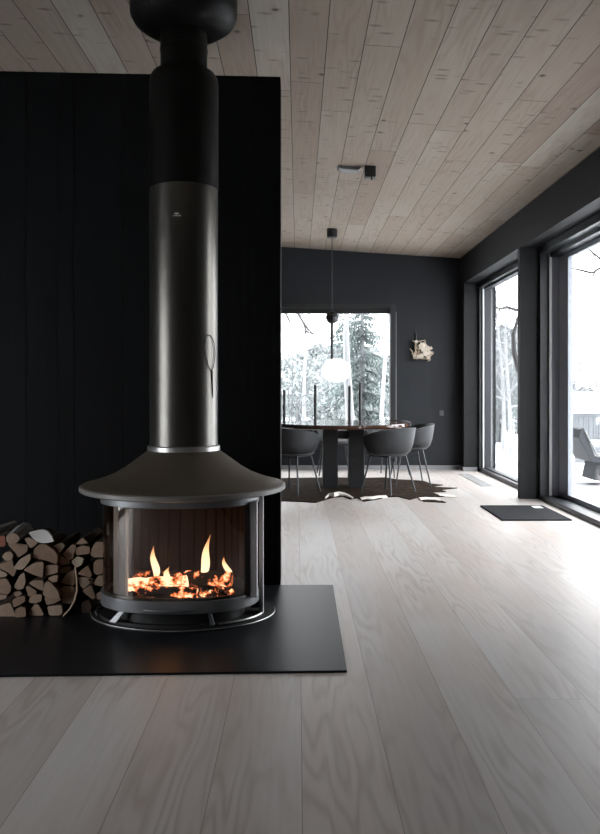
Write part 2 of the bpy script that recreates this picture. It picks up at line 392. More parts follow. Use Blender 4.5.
# window 2: far right
GX = 2.74
w2 = struct_empty('window_2', (GX, (FW0+FW1)/2, 0))
bm = NB(); ring_frame(bm, 'y', FW0, FW1, 0.0, HEAD, 2.61, 2.67, 0.05, 0.075, 0.05)
ring_frame(bm, 'y', FW0+0.03, FW1-0.05, 0.03, HEAD-0.07, 2.67, 2.765, 0.035); obj('window_frame', bm, M['frame'], w2, bevel=0.004)
bm = NB(); box(bm, (2.655, FW1-0.09, 0.05), (2.672, FW1-0.045, HEAD-0.075)); obj('daylight_strip', bm, M['daylight_white'], w2)  # white strip paints the frame edge catching daylight
bm = NB(); box(bm, (2.72, FW0+0.06, 0.06), (2.728, FW1-0.08, HEAD-0.1)); obj('window_pane', bm, M['glass'], w2)
bm = NB(); box(bm, (2.685, FW1-0.095, 0.06), (2.76, FW1-0.086, HEAD-0.1)); obj('jamb_lining', bm, M['frame'], w2)
# window 3: near sliding door
w3 = struct_empty('window_3', (GX, (NW0+NW1)/2, 0))
bm = NB(); ring_frame(bm, 'y', NW0, NW1, 0.0, HEAD, 2.60, 2.69, 0.06, 0.08, 0.05)
ring_frame(bm, 'y', NW0+0.04, NW1-0.04, 0.0, HEAD-0.07, 2.69, 2.86, 0.04, 0.05, 0.045)
box(bm, (2.62, 5.55, 0.05), (2.80, 5.67, HEAD-0.08)); obj('window_frame', bm, M['frame'], w3, bevel=0.004)
bm = NB(); ring_frame(bm, 'y', 5.67, NW1-0.10, 0.045, HEAD-0.12, 2.79, 2.84, 0.28, 0.05, 0.05); obj('sliding_sash', bm, M['sash'], w3, bevel=0.004)
bm = NB(); box(bm, (2.688, NW1-0.105, 0.05), (2.712, NW1-0.08, HEAD-0.085)); obj('daylight_strip', bm, M['daylight_white'], w3)  # white strip stands in for a sliver of bright outdoors
bm = NB(); box(bm, (2.715, NW1-0.098, 0.05), (2.79, NW1-0.08, HEAD-0.12)); obj('jamb_lining', bm, M['sash'], w3)
bm = NB(); box(bm, (2.81, 5.75, 0.09), (2.818, NW1-0.36, HEAD-0.16)); obj('window_pane', bm, M['glass'], w3)
bm = NB(); box(bm, (GX, NW0+0.09, 0.04), (GX+0.008, 5.56, HEAD-0.11)); obj('window_pane', bm, M['glass'], w3)
# window 4: left wall
w4 = struct_empty('window_4', (XL-0.1, (LW0+LW1)/2, 0))
bm = NB(); ring_frame(bm, 'y', LW0, LW1, 0.0, LHEAD, XL-0.15, XL-0.06, 0.07); obj('window_frame', bm, M['frame'], w4)
bm = NB(); box(bm, (XL-0.11, LW0+0.06, 0.06), (XL-0.10, LW1-0.06, LHEAD-0.06)); obj('window_pane', bm, M['glass'], w4)

# ------------------------------------------------------------------ hearth and stove
HT = 0.010
bm = NB(); prism_xy(bm, [(-2.6, 3.265), (PX(347,3.37), 3.372), (PX(333,PY), PY-0.002), (-2.6, PY-0.002)], 0.0, HT)
tag(obj('hearth_slab', bm, M['hearth'], bevel=0.002), 'thin black steel hearth plate lying on the plank floor under the stove and woodpiles', 'hearth')

SXc, SY = -0.609, 4.27
st = thing('wood_stove', 'black steel wood stove with round hood, curved glass front and tall flue', 'stove', (SXc, SY, HT))
def sup(rx, ry, z, n=72, e=2.35, cy=0.0, a0=0, a1=2*PI, closed=True):
    out = []
    m = n if closed else n+1
    for k in range(m):
        a = a0 + (a1-a0)*k/n; c, s = math.cos(a), math.sin(a)
        out.append((SXc + rx*math.copysign(abs(c)**(2/e), c), SY+cy + ry*math.copysign(abs(s)**(2/e), s), z))
    return out
C3 = (SXc, SY, 0)
# hood and its rolled rim
bm = NB(); lathe(bm, [(0.10,0.665),(0.533,0.665),(0.538,0.672),(0.538,0.688),(0.53,0.695),(0.485,0.706),(0.435,0.722),(0.37,0.747),(0.31,0.781),(0.255,0.822),(0.215,0.85),(0.19,0.868),(0.18,0.872)], C3, 96)
obj('hood', bm, M['hood'], st, smooth=True, auto=30)
bm = NB(); lathe(bm, [(0.533,0.664),(0.5415,0.669),(0.5415,0.688),(0.533,0.694)], C3, 96); obj('hood_rim', bm, M['rim'], st, smooth=True)
bm = NB(); lathe(bm, [(0.175,0.868),(0.192,0.870),(0.192,0.893),(0.186,0.898)], C3, 72); obj('flue_collar', bm, M['stove_edge'], st, smooth=True)
bm = NB(); lathe(bm, [(0.181,0.895),(0.181,2.262)], C3, 96); obj('flue_pipe', bm, M['flue'], st, smooth=True)
bm = NB(); lathe(bm, [(0.176,2.255),(0.184,2.258),(0.184,2.81),(0.180,2.845),(0.165,2.87),(0.125,2.885)], C3, 96); obj('flue_sleeve', bm, M['flue_dark'], st, smooth=True)
bm = NB(); lathe(bm, [(0.124,2.88),(0.124,2.985),(0.127,2.987),(0.127,3.005),(0.124,3.007),(0.124,3.16)], C3, 72); obj('flue_neck', bm, M['flue_dark'], st, smooth=True)
bm = NB(); lathe(bm, [(0.124,3.085),(0.165,3.092),(0.21,3.108),(0.262,3.145),(0.281,3.18),(0.284,3.20),(0.284,3.30)], C3, 72); obj('ceiling_rose', bm, M['flue_dark'], st, smooth=True)
# maker's plate: small lens over a tiny broken line
bm = NB()
def on_pipe(px, py, r=0.1815):
    x = PX(px, SY-0.18) ; dx = x - SXc
    return Vector((x, SY - math.sqrt(max(r*r-dx*dx, 0)), PZ(py, SY-0.18)))
pts = [on_pipe(176.6+2.6*math.cos(a), 213.5+0.9*math.sin(a)) for a in [2*PI*k/16 for k in range(16)]]
bm.faces.new([bm.verts.new(p) for p in pts])
for a, b in ((172.8,174.6),(175.2,178.2),(178.8,181.0)):
    bm.faces.new([bm.verts.new(on_pipe(x, y)) for x, y in ((a,215.1),(b,215.1),(b,216.2),(a,216.2))])
obj('maker_plate', bm, M['white'], st)
# teardrop loop drawn in place of a reflection on the pipe's right flank
bm = NB(); loop = []
for k in range(25):
    a = 2*PI*k/24; yy = 352 - 18*math.cos(a); ww = 4.6*math.sin(a)*(1.15-0.5*(1-math.cos(a))/2) if True else 0
    loop.append(on_pipe(208.5+ww+ (0.06*(yy-352)), yy, 0.185))
tube(bm, loop, 0.0022, 6); tube(bm, [on_pipe(210,370,0.184), on_pipe(211,398,0.184)], [0.005,0.002], 8)
obj('pipe_reflection', bm, M['stove_black'], st, smooth=True)
# body
def band(bm, rx, ry, z0, z1, th, a0=0, a1=2*PI, closed=True, cy=-0.09, n=72, e=2.35):
    loft(bm, [sup(rx,ry,z0,n,e,cy,a0,a1,closed), sup(rx,ry,z1,n,e,cy,a0,a1,closed), sup(rx-th,ry-th,z1,n,e,cy,a0,a1,closed), sup(rx-th,ry-th,z0,n,e,cy,a0,a1,closed), sup(rx,ry,z0,n,e,cy,a0,a1,closed)], closed, not closed and False, False)
    bmesh.ops.remove_doubles(bm, verts=bm.verts[:], dist=1e-5)
RX, RY = 0.404, 0.31
bm = NB(); band(bm, RX+0.006, RY+0.006, 0.615, 0.664, 0.03); obj('top_trim', bm, M['stove_grey'], st, smooth=True, bevel=0.003)
bm = NB(); band(bm, RX+0.006, RY+0.006, 0.105, 0.165, 0.03); obj('bottom_trim', bm, M['stove_grey'], st, smooth=True, bevel=0.003)
bm = NB(); loft(bm, [sup(RX-0.03,RY-0.03,0.12,cy=-0.09), sup(RX-0.03,RY-0.03,0.155,cy=-0.09)]); obj('firebox_floor', bm, M['stove_black'], st)
bm = NB(); loft(bm, [sup(RX-0.03,RY-0.03,0.63,cy=-0.09), sup(RX-0.03,RY-0.03,0.66,cy=-0.09)]); obj('firebox_roof', bm, M['stove_black'], st)
# back shell, from just right of the right post round the back to the left
bm = NB(); band(bm, RX, RY, 0.165, 0.615, 0.008, 0.0, PI, False, n=48); obj('back_shell', bm, M['stove_black'], st, smooth=True)
# fluted firebrick lining inside the back shell
bm = NB(); r0 = []; r1 = []
N = 160
for k in range(N+1):
    a = -0.25 + (PI*0.94+0.25)*k/N; g = 0.0 if (k % 8) else 0.012
    for lst, z in ((r0,0.156),(r1,0.628)):
        p = sup(RX-0.05+g, RY-0.05+g, z, n=1, cy=-0.06, a0=a, a1=a, closed=False)[0]; lst.append(p)
loft(bm, [r0, r1], False, False, False); obj('firebrick_lining', bm, M['lining'], st)
# curved glass
GA0, GA1 = PI+0.02, 2*PI-0.30
bm = NB(); band(bm, RX-0.004, RY-0.004, 0.16, 0.62, 0.005, GA0, GA1, False, n=56); obj('glass_panel', bm, M['stove_glass'], st, smooth=True)
# frame posts, with strips on the left drawn as glass reflections
def post(name, a, w, t, mat, z0=0.16, z1=0.62, out=0.004):
    bm = NB(); band(bm, RX+out, RY+out, z0, z1, t, a-w, a+w, False, n=4)
    bmesh.ops.holes_fill(bm, edges=bm.edges[:], sides=0)
    return obj(name, bm, mat, st)
bm = NB(); box(bm, (PX(249.5,4.0), 4.0, 0.15), (PX(257,4.0), 4.07, 0.63)); obj('post_and_reflection', bm, M['stove_light'], st, bevel=0.003)
bm = NB(); box(bm, (PX(244.5,3.99), 3.995, 0.165), (PX(249.4,3.99), 4.04, 0.615)); obj('bead_and_reflection', bm, M['stove_black'], st)
bm = NB(); box(bm, (PX(113.5,3.99), 3.99, 0.16), (PX(118,3.99), 4.01, 0.62)); obj('post_and_reflection', bm, M['stove_light'], st)  # pale strip stands in for an upright reflection on the curved glass
bm = NB(); box(bm, (PX(118.2,3.99), 3.99, 0.16), (PX(125,3.99), 4.01, 0.62)); obj('post_and_reflection', bm, M['stove_grey'], st)  # grey strip painted as the dimmer part of that reflection
bm = NB(); box(bm, (PX(125.2,3.97), 3.97, 0.16), (PX(127.5,3.97), 3.99, 0.62)); obj('bead_and_reflection', bm, M['stove_light'], st)  # thin pale line, also a painted glass reflection
bm = NB(); band(bm, RX-0.010, RY-0.010, 0.165, 0.178, 0.01, GA0, GA1, False, n=56); bmesh.ops.holes_fill(bm, edges=bm.edges[:], sides=0); obj('bead_and_reflection', bm, M['stove_black'], st)
# pale steel stay on the right carrying the hood
bm = NB(); x0 = PX(258.8, 4.15); x1 = PX(263.3, 4.15)
box(bm, (x0, 4.15, 0.03), (x1, 4.20, 0.668)); obj('stay_and_gap_strip', bm, M['stove_light'], st, bevel=0.003)
bm = NB(); box(bm, (x0-0.045, 4.19, 0.05), (x0, 4.23, 0.665)); obj('stay_and_gap_strip', bm, M['stove_black'], st)  # black strip stands for the dark gap between post and stay
# pedestal, base plates with bright edges
bm = NB(); loft(bm, [sup(0.33,0.24,0.03,cy=-0.08), sup(0.33,0.24,0.115,cy=-0.08)]); obj('pedestal', bm, M['stove_black'], st, smooth=True)
bm = NB(); loft(bm, [sup(0.485,0.37,HT,cy=-0.01,e=2), sup(0.485,0.37,0.020,cy=-0.01,e=2)]); obj('floor_plate', bm, M['stove_black'], st)
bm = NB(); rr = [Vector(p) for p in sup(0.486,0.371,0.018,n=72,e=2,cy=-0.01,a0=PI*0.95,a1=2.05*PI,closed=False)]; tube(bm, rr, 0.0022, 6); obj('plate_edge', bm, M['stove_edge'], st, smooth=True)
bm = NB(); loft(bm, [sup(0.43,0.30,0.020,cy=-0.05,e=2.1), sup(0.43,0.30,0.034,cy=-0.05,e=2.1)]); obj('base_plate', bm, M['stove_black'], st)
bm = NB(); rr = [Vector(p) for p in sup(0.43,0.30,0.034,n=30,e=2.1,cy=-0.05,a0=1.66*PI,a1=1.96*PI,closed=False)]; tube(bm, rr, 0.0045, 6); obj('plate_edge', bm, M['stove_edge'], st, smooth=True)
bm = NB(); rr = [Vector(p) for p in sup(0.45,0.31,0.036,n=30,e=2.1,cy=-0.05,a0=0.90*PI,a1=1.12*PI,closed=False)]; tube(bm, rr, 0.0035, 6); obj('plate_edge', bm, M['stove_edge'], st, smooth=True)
bm = NB(); loft(bm, [[(-0.875,3.975,0.105),(-0.85,3.965,0.105),(-0.85,3.98,0.105),(-0.875,3.99,0.105)], [(-0.945,3.985,0.0345),(-0.905,3.965,0.0345),(-0.90,3.98,0.0345),(-0.94,4.0,0.0345)]])
obj('foot', bm, M['stove_grey'], st, bevel=0.002)
bm = NB(); loft(bm, [[(-0.445,3.925,0.11),(-0.43,3.925,0.11),(-0.43,3.94,0.11),(-0.445,3.94,0.11)], [(-0.43,3.925,0.0345),(-0.41,3.925,0.0345),(-0.41,3.945,0.0345),(-0.43,3.945,0.0345)]]); obj('foot', bm, M['stove_grey'], st, bevel=0.002)
bm = NB(); hp = [Vector((PX(p,3.84), 3.845+0.02*abs((p-167)/24)**2, 0.125)) for p in range(143, 192, 6)]
tube(bm, hp, 0.006, 8); tube(bm, [hp[0], hp[0]+Vector((0,0.04,0.0))], 0.005, 6); tube(bm, [hp[-1], hp[-1]+Vector((0,0.04,0.0))], 0.005, 6); obj('door_handle', bm, M['stove_grey'], st, smooth=True)

# fire
def char_log(name, p0, p1, r, label, mat='char'):
    bm = NB(); p0 = Vector(p0); p1 = Vector(p1); rnd = random.Random(label)
    pts = [p0.lerp(p1, k/6) + Vector((rnd.uniform(-.006,.006), rnd.uniform(-.006,.006), rnd.uniform(-.005,.005))) for k in range(7)]
    tube(bm, pts, [r*rnd.uniform(.85,1.1) for _ in pts], 9)
    o = obj(name, bm, M[mat], smooth=True); tag(o, label, 'burning log'); return o
FZ = 0.158
char_log('burning_log', (-0.86,4.02,FZ+0.05), (-0.56,4.05,FZ+0.06), 0.036, 'long glowing log lying left in the fire below the left flame', 'char_hot')
char_log('burning_log', (-0.86,4.22,FZ+0.05), (-0.60,4.17,FZ+0.05), 0.036, 'dark charred log behind the left flame inside the stove')
char_log('burning_log', (-0.58,4.16,FZ+0.06), (-0.34,4.04,FZ+0.075), 0.040, 'charred log glowing at the right side of the fire, under the small right flame')
char_log('burning_log', (-0.75,3.97,FZ+0.035), (-0.50,3.96,FZ+0.03), 0.028, 'short half burnt log at the front of the fire by the glass')
bm = NB(); rnd = random.Random(5)
for k in range(96):
    cx, cyy, ra, rb = ((-0.77,4.03,0.09,0.045), (-0.60,3.98,0.10,0.035), (-0.42,4.05,0.09,0.045), (-0.58,4.08,0.22,0.10))[k % 4]
    a = rnd.uniform(0,2*PI); q = math.sqrt(rnd.random())
    c = (cx+ra*q*math.cos(a), cyy+rb*q*math.sin(a), FZ+rnd.uniform(0.006,0.03)*(1.2-q))
    r = rnd.uniform(0.010,0.022); mtx = Matrix.Translation(c) @ Matrix.Rotation(rnd.uniform(0,3),4,Vector((rnd.random(),rnd.random(),1)).normalized()) @ Matrix.Diagonal((r*1.3,r,r*.8,1))
    bmesh.ops.create_icosphere(bm, subdivisions=1, radius=1, matrix=mtx)
tag(obj('ember_bed', bm, M['ember']), 'bed of glowing orange embers on the stove floor', 'embers', kind='stuff')
def flame(px, Y, ytop, ybot, wpx, lean, label):
    bm = NB(); rings = []
    for k in range(15):
        t = k/14; py = ybot + (ytop-ybot)*t
        w = wpx*Y/F * (math.sin(PI*min(1, t*0.82+0.16))**1.3)*(1-0.45*t) * (1.0 if k < 14 else 0.05)
        cx = PX(px + lean*t + 1.2*math.sin(t*7), Y)
        rings.append([(cx + w*math.cos(2*PI*j/12), Y + 0.45*w*math.sin(2*PI*j/12), PZ(py, Y)) for j in range(12)])
    loft(bm, rings); tag(obj('flame', bm, M['flame'], smooth=True), label, 'flame')
flame(156, 4.08, 545, 579, 4.6, -3, 'left flame, a tall teardrop rising from the long glowing log')
flame(202, 4.10, 534, 580, 5.2, 8, 'middle flame, tallest in the stove and leaning right')
flame(230, 4.08, 556, 578, 3.8, -7, 'small right flame leaning left near the door post')
flame(165, 4.06, 566, 583, 4.0, 4, 'low tongue of fire just right of the left flame base')

# ------------------------------------------------------------------ firewood
def chaikin(p, amt=0.22):
    out = []
    for i in range(len(p)):
        a, b = Vector(p[i]), Vector(p[(i+1) % len(p)])
        out += [a.lerp(b, amt), a.lerp(b, 1-amt)]
    return out
def log(px_pts, Y, length, label, group, face=None, skin=None, zmin=HT+0.0005, dy=None):
    pts = [Vector((PX(x, Y), PZ(y, Y))) for x, y in px_pts]
    pts = chaikin(pts, 0.13)
    c = sum(pts, Vector((0,0)))/len(pts)
    rnd = random.Random(label); y0 = Y + (rnd.uniform(-0.012, 0.02) if dy is None else dy)
    bm = NB()
    def ring(s, y):
        return [(c.x+(p.x-c.x)*s, y, max(zmin, c.y+(p.y-c.y)*s)) for p in pts]
    loft(bm, [ring(1.0, y0), ring(1.03, y0+0.006), ring(1.03, y0+length*0.5), ring(0.99, y0+length)], mi=1)
    bm.faces.ensure_lookup_table()
    for f in bm.faces:
        if len(f.verts) == len(pts): f.material_index = 0
    o = obj('firewood_log', bm, [face or M['log_face'], skin or M['bark']], smooth=True, auto=25)
    return tag(o, label, 'firewood', group)
G1, G2 = 'logs in the left woodpile', 'logs in the right woodpile'
Y1, Y2 = 4.15, 4.205
S1 = 6.943; S2 = 4.615
def L1(pts, label, ln=0.32, **k):
    q = [((x if x > 0 else -55)/S1, 510+y/S1) for x, y in pts]
    return log(q, Y1, ln, label, G1, **k)
def L2(pts, label, **k):
    return log([(x/S2, 510+y/S2) for x, y in pts], Y2, 0.33, label, G2, **k)
L1([(165,200),(200,190),(265,228),(212,270)], 'small pointed split log directly under the left tip of the white birch piece')
L1([(40,240),(120,235),(185,245),(180,295),(115,340),(95,300)], 'shield shaped log just below the small grey log at the top left')
L1([(220,335),(235,270),(270,240),(310,240),(370,280),(397,320),(390,380),(300,350)], 'largest dark half round log, right beneath the white birch piece')
L1([(10,325),(35,295),(70,290),(90,315),(80,350),(35,355)], 'small round log end near the left photo edge, above the pale notched log')
L1([(100,395),(140,340),(215,300),(215,345),(165,410),(125,412)], 'leaf shaped tilted log left of the largest half round log')
L1([(0,395),(30,365),(80,350),(85,390),(110,420),(85,470),(45,435)], 'pale notched log below the small round log at the left edge')
L1([(160,415),(240,365),(305,358),(300,470),(240,450)], 'wide triangular log directly under the largest half round log')
L1([(310,385),(400,385),(395,440),(350,450),(312,460)], 'square dark log on the right side beneath the largest half round log')
L1([(330,475),(370,455),(400,455),(395,500),(350,505)], 'small oval log under the square dark log')
L1([(0,400),(45,445),(40,465),(0,480)], 'thin reddish wedge at the left edge under the pale notched log')
L1([(85,540),(130,455),(160,440),(170,510),(150,555),(110,560)], 'upright drop shaped log at mid height of the left woodpile')
L1([(195,510),(230,490),(300,490),(300,565),(250,545)], 'flat wedge pointing left under the wide triangular log')
L1([(0,490),(40,475),(75,530),(70,570),(45,590),(0,570)], 'large rounded log at the left edge beside the upright drop shaped log')
L1([(300,590),(315,500),(345,490),(405,555),(420,605),(370,610)], 'big triangular log on the lower right of the left woodpile, point up')
L1([(170,540),(190,530),(250,570),(245,590),(190,608)], 'small darker triangle right below the upright drop shaped log')
L1([(85,575),(130,570),(145,590),(110,610),(88,600)], 'smallest log end, squeezed under the upright drop shaped log')
L1([(190,650),(200,610),(230,592),(285,592),(280,640),(240,655)], 'low rounded block above the fan shaped bottom log')
L1([(80,630),(120,605),(170,600),(170,640),(120,670),(90,680)], 'slanted block under the smallest log end')
L1([(0,578),(50,595),(40,615),(0,640)], 'thin wedge at the left edge below the large rounded log')
L1([(300,610),(340,600),(410,612),(415,630),(370,655),(315,668)], 'flat half moon log under the big triangular log')
L1([(105,690),(150,670),(180,680),(182,740),(105,745)], 'square dark log in the bottom row, second from the left photo edge')
L1([(190,710),(235,660),(260,665),(300,740),(190,742)], 'fan shaped log in the bottom row, second from its right end')
L1([(320,675),(420,665),(428,715),(410,738),(335,740)], 'broad block at the right end of the bottom row of the left woodpile')
L1([(0,690),(20,660),(65,650),(98,730),(95,745),(0,748)], 'wide log in the bottom row, cut by the left photo edge')
L1([(0,190),(28,182),(32,255),(0,268)], 'reddish log end high on the left woodpile at the photo edge', face=M['red_face'])
# loose pieces lying on top: bark-side logs
def top_log(p0, p1, r0, r1, label, mats, squash=0.8, n=12, ang=0.0):
    p0, p1 = Vector(p0), Vector(p1); d = (p1-p0).normalized(); u = d.cross(Vector((0,0,1))).normalized(); w = u.cross(d)
    rnd = random.Random(label); prof = [rnd.uniform(.85,1.12) for _ in range(n)]
    bm = NB(); rings = []
    for t, s in ((0,.94),(.04,1),(.35,1.03),(.7,.98),(.96,1),(1,.94)):
        r = (r0+(r1-r0)*t)*s
        rings.append([p0.lerp(p1,t)+(u*math.cos(2*PI*k/n)+w*math.sin(2*PI*k/n)*squash)*r*prof[k] for k in range(n)])
    loft(bm, rings, mi=1)
    for f in bm.faces:
        if len(f.verts) == n: f.material_index = 0
    return tag(obj('firewood_log', bm, mats, smooth=True, auto=30), label, 'firewood', G1)
def W1(x, y, Y): return (PX(x/S1, Y), Y, PZ(510+y/S1, Y))
top_log(W1(88,200,4.13), W1(170,135,4.40), 0.036, 0.050, 'weathered grey bark log lying on top of the left woodpile, its pale end forward', [M['log_face'], M['grey_log']])
top_log(W1(-40,142,4.30), W1(108,98,4.40), 0.024, 0.026, 'thin grey crooked branch piece at the very top left of the woodpile', [M['grey_log'], M['grey_log']])
# white birch piece: lens shaped slab
bm = NB(); c0 = Vector(W1(285,188,4.16)); ax = Vector(W1(372,222,4.15)) - Vector(W1(198,160,4.17)); half = ax/2
rings = []
for k in range(13):
    t = -1 + 2*k/12; h = max(0.002, (1-abs(t)**1.8)); up = Vector((0.006,0,0.024))*h; bk = Vector((0,0.10,-0.004))*max(h,.15)
    p = c0 + half*t
    ln_ = Vector((0,0.05,0))*h; rings.append([p-up-ln_*0.4, p+up*1.1+ln_, p+up*1.0+ln_+bk*0.3, p+bk, p-up+bk*0.8])
loft(bm, rings); tag(obj('firewood_log', bm, M['birch'], smooth=True), 'bright white birch bark piece lying on top of the left woodpile', 'firewood', G1)
# right pile
L2([(245,165),(285,150),(300,165),(275,200),(255,195)], 'bright pale chunk on top between the two woodpiles', face=M['pale_face'])
L2([(285,205),(330,160),(350,165),(335,225),(315,235)], 'slanting brown log right of the bright pale chunk')
L2([(342,182),(375,166),(412,172),(410,205),(350,212)], 'rounded log under the peaked roof shaped log on the right woodpile')
L2([(345,160),(378,128),(405,155),(370,160)], 'peaked roof shaped log, topmost of the right woodpile')
L2([(415,210),(420,180),(440,148),(484,150),(484,220),(430,220)], 'large pale log at the top right, touching the stove edge')
L2([(270,210),(320,235),(320,252),(270,258)], 'low dark wedge under the slanting brown log')
L2([(325,240),(355,215),(385,225),(375,255),(350,268)], 'small bright yellowish log in the middle of the right woodpile', face=M['pale_face'])
L2([(272,285),(290,265),(325,262),(325,285),(285,298)], 'small oval log at the left side of the right woodpile')
L2([(278,335),(310,290),(345,275),(345,350)], 'triangular log standing left of the steel strap curve')
L2([(355,295),(405,255),(425,300),(415,312)], 'triangular log with point up, right of the steel strap')
L2([(430,290),(430,245),(445,230),(484,228),(484,290),(445,302)], 'broad log beside the stove glass, second from top on the right')
L2([(358,310),(415,318),(430,325),(380,370),(360,345)], 'kite shaped log in the middle right, below the point up triangle')
L2([(430,345),(450,305),(484,300),(484,355)], 'flat pale log beside the stove, third from top on the right')
L2([(285,350),(345,352),(350,400),(330,435),(285,428)], 'tall block at the bottom left of the right woodpile')
L2([(375,375),(420,345),(440,405),(425,415)], 'long triangular splinter log near the bottom of the right woodpile')
L2([(440,390),(483,370),(483,412),(445,417)], 'lowest small log of the right woodpile next to the stove base')
log([(66,604.5),(76,604),(80,611),(78,617.5),(66,617.5)], 4.225, 0.30, 'shadowed dark log on the hearth under the tall block', G2, face=M['bark'])  # added support; dark face paints the shade beneath the pile
log([(81,603),(89,600.5),(91,607),(89,617),(81,617)], 4.225, 0.30, 'shadowed dark log on the hearth under the splinter log', G2, face=M['bark'])  # likewise added, its end coloured dark for shade
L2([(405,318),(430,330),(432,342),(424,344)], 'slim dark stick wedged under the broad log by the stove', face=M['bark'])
# curved steel strap holding the pile
bm = NB(); sp = [(75.0,566,4.19),(76.5,578,4.18),(77,590,4.17),(74.5,600,4.16),(70,608,4.145),(63,615.5,4.13)]
pts = [Vector((PX(x,Y)+0.004, Y-0.012, max(HT+0.006, PZ(y,Y)))) for x, y, Y in sp]
tube(bm, pts, 0.0045, 8); tag(obj('log_strap', bm, M['twig'], smooth=True), 'thin curved pale strap in front of the gap between the two woodpiles', 'log holder')

# ------------------------------------------------------------------ dining corner
TX, TY, TR = 0.545, 9.92, 0.835
t = thing('dining_table', 'round dark wood dining table on two black slab legs before the back window', 'table', (TX, TY, 0))
bm = NB(); lathe(bm, [(0.0001,0.715),(TR-0.05,0.715),(TR-0.01,0.725),(TR,0.74),(TR,0.765),(TR-0.006,0.772),(0.0001,0.772)], (TX,TY,0), 96); obj('tabletop', bm, M['table_edge'], t, smooth=True, auto=30)
for x0, x1 in ((0.30,0.475),(0.61,0.79)):
    bm = NB(); box(bm, (x0, 9.50, 0.006), (x1, 9.85, 0.716)); obj('leg', bm, M['table_leg'], t, bevel=0.006)
bm = NB(); box(bm, (0.475, 9.62, 0.60), (0.61, 9.73, 0.70)); obj('stretcher', bm, M['table_leg'], t)

def make_chair(label):
    c = thing('dining_chair', label, 'chair', group='tub dining chairs around the round table')
    # tub shell, open toward +y (front)
    bm = NB(); out = []; inn = []
    N = 28
    def ringp(r, z, k, th=0):
        a = math.radians(-90 + (-128 + 256*k/N)); return a
    levels = [(0.10,0.425),(0.20,0.432),(0.255,0.47),(0.285,0.55),(0.302,0.64),(0.318,0.745)]
    R = []
    for li, (r, z) in enumerate(levels):
        row = []
        for k in range(N+1):
            u = -1+2*k/N; a = math.radians(-90 + 128*u)
            drop = (abs(u)**2.2)*0.13*max(0, (z-0.47)/0.28)
            row.append((r*math.cos(a)*1.0, r*math.sin(a)*0.95, z-drop))
        R.append(row)
    R2 = [[(x*(1-0.028/max(r,0.03)*1.0), y*(1-0.028/max(r,0.03)), z+(0.012 if li < 2 else 0)) for x, y, z in row] for li, ((r, _), row) in enumerate(zip(levels, R))]
    loft(bm, R + R2[::-1] + [R[0]], False, False, False)
    bmesh.ops.remove_doubles(bm, verts=bm.verts[:], dist=1e-5); bmesh.ops.holes_fill(bm, edges=bm.edges[:], sides=0)
    obj('shell', bm, M['shell'], c, smooth=True, local=True)
    bm = NB(); lathe(bm, [(0.0001,0.43),(0.21,0.43),(0.232,0.445),(0.232,0.468),(0.215,0.482),(0.0001,0.488)], (0,0.02,0), 32, 1, 1.02); obj('seat', bm, M['seat_pad'], c, smooth=True, local=True)
    for sx in (-1,1):
        for sy in (-1,1):
            bm = NB(); tube(bm, [(sx*0.15, sy*0.13+0.01, 0.43), (sx*0.225, sy*0.215+0.01, 0.0)], [0.0115,0.0085], 10); obj('leg', bm, M['steel'], c, smooth=True, local=True)
    bm = NB()
    for sy in (-1,1): tube(bm, [(-0.152, sy*0.132+0.01, 0.418),(0.152, sy*0.132+0.01, 0.418)], 0.008, 8)
    for sx in (-1,1): tube(bm, [(sx*0.152,-0.122,0.418),(sx*0.152,0.142,0.418)], 0.008, 8)
    obj('seat_frame', bm, M['steel'], c, smooth=True, local=True)
    return c
def dup(root):
    r = root.copy(); link(r)
    for ch in list(root.children):
        q = ch.copy(); link(q); q.parent = r
    return r
spots = [((1.035,9.12), 'charcoal tub chair in front of the table on the right, its back to us'),
         ((1.40,9.98), 'grey tub chair at the right end of the table, farthest right of the chairs'),
         ((-0.06,9.10), 'charcoal tub chair left of the table, partly hidden by the black partition'),
         ((0.50,11.02), 'tub chair behind the table, mostly hidden, its legs seen between the slab legs'),
         ((1.22,10.86), 'tub chair behind the table on the right, legs visible below the front right chair')]
proto = None
for i, ((x, y), lab) in enumerate(spots):
    c = make_chair(lab) if proto is None else dup(proto)
    proto = proto or c
    c['label'] = lab
    d = Vector((TX-x, TY-y)); c.location = (x, y, 0.012); c.rotation_euler = (0,0, math.atan2(d.y, d.x) - PI/2 + (0.25 if i == 0 else 0))

# candles on the table
def candle(px, ytop, Y, lab):
    x = PX(px, Y); z0 = 0.772; z1 = PZ(ytop, Y)
    c = thing('candlestick', lab, 'candle', (x, Y, z0), group='tall black candles on the table')
    bm = NB(); lathe(bm, [(0.0001,0),(0.022,0),(0.022,0.012),(0.014,0.02),(0.014,0.03),(0.0001,0.03)], (x,Y,z0), 20); obj('holder', bm, M['steel'], c, smooth=True)
    bm = NB(); lathe(bm, [(0.0001,0.022),(0.0175,0.022),(0.0175,z1-z0-0.012),(0.013,z1-z0),(0.0001,z1-z0)], (x,Y,z0), 16); obj('candle', bm, M['black'], c, smooth=True)
    bm = NB(); tube(bm, [(x,Y,z1-0.002),(x+0.002,Y,z1+0.012)], 0.0015, 6); obj('wick', bm, M['black'], c)
candle(284.3, 390, 10.15, 'leftmost black candle, closest to the partition edge')
candle(315.3, 385, 9.95, 'black candle standing left of the pendant rod')
candle(349.5, 386, 9.80, 'shorter black candle of the close pair on the right side of the table')
candle(360.2, 382.5, 10.0, 'tallest black candle, farthest right on the table')

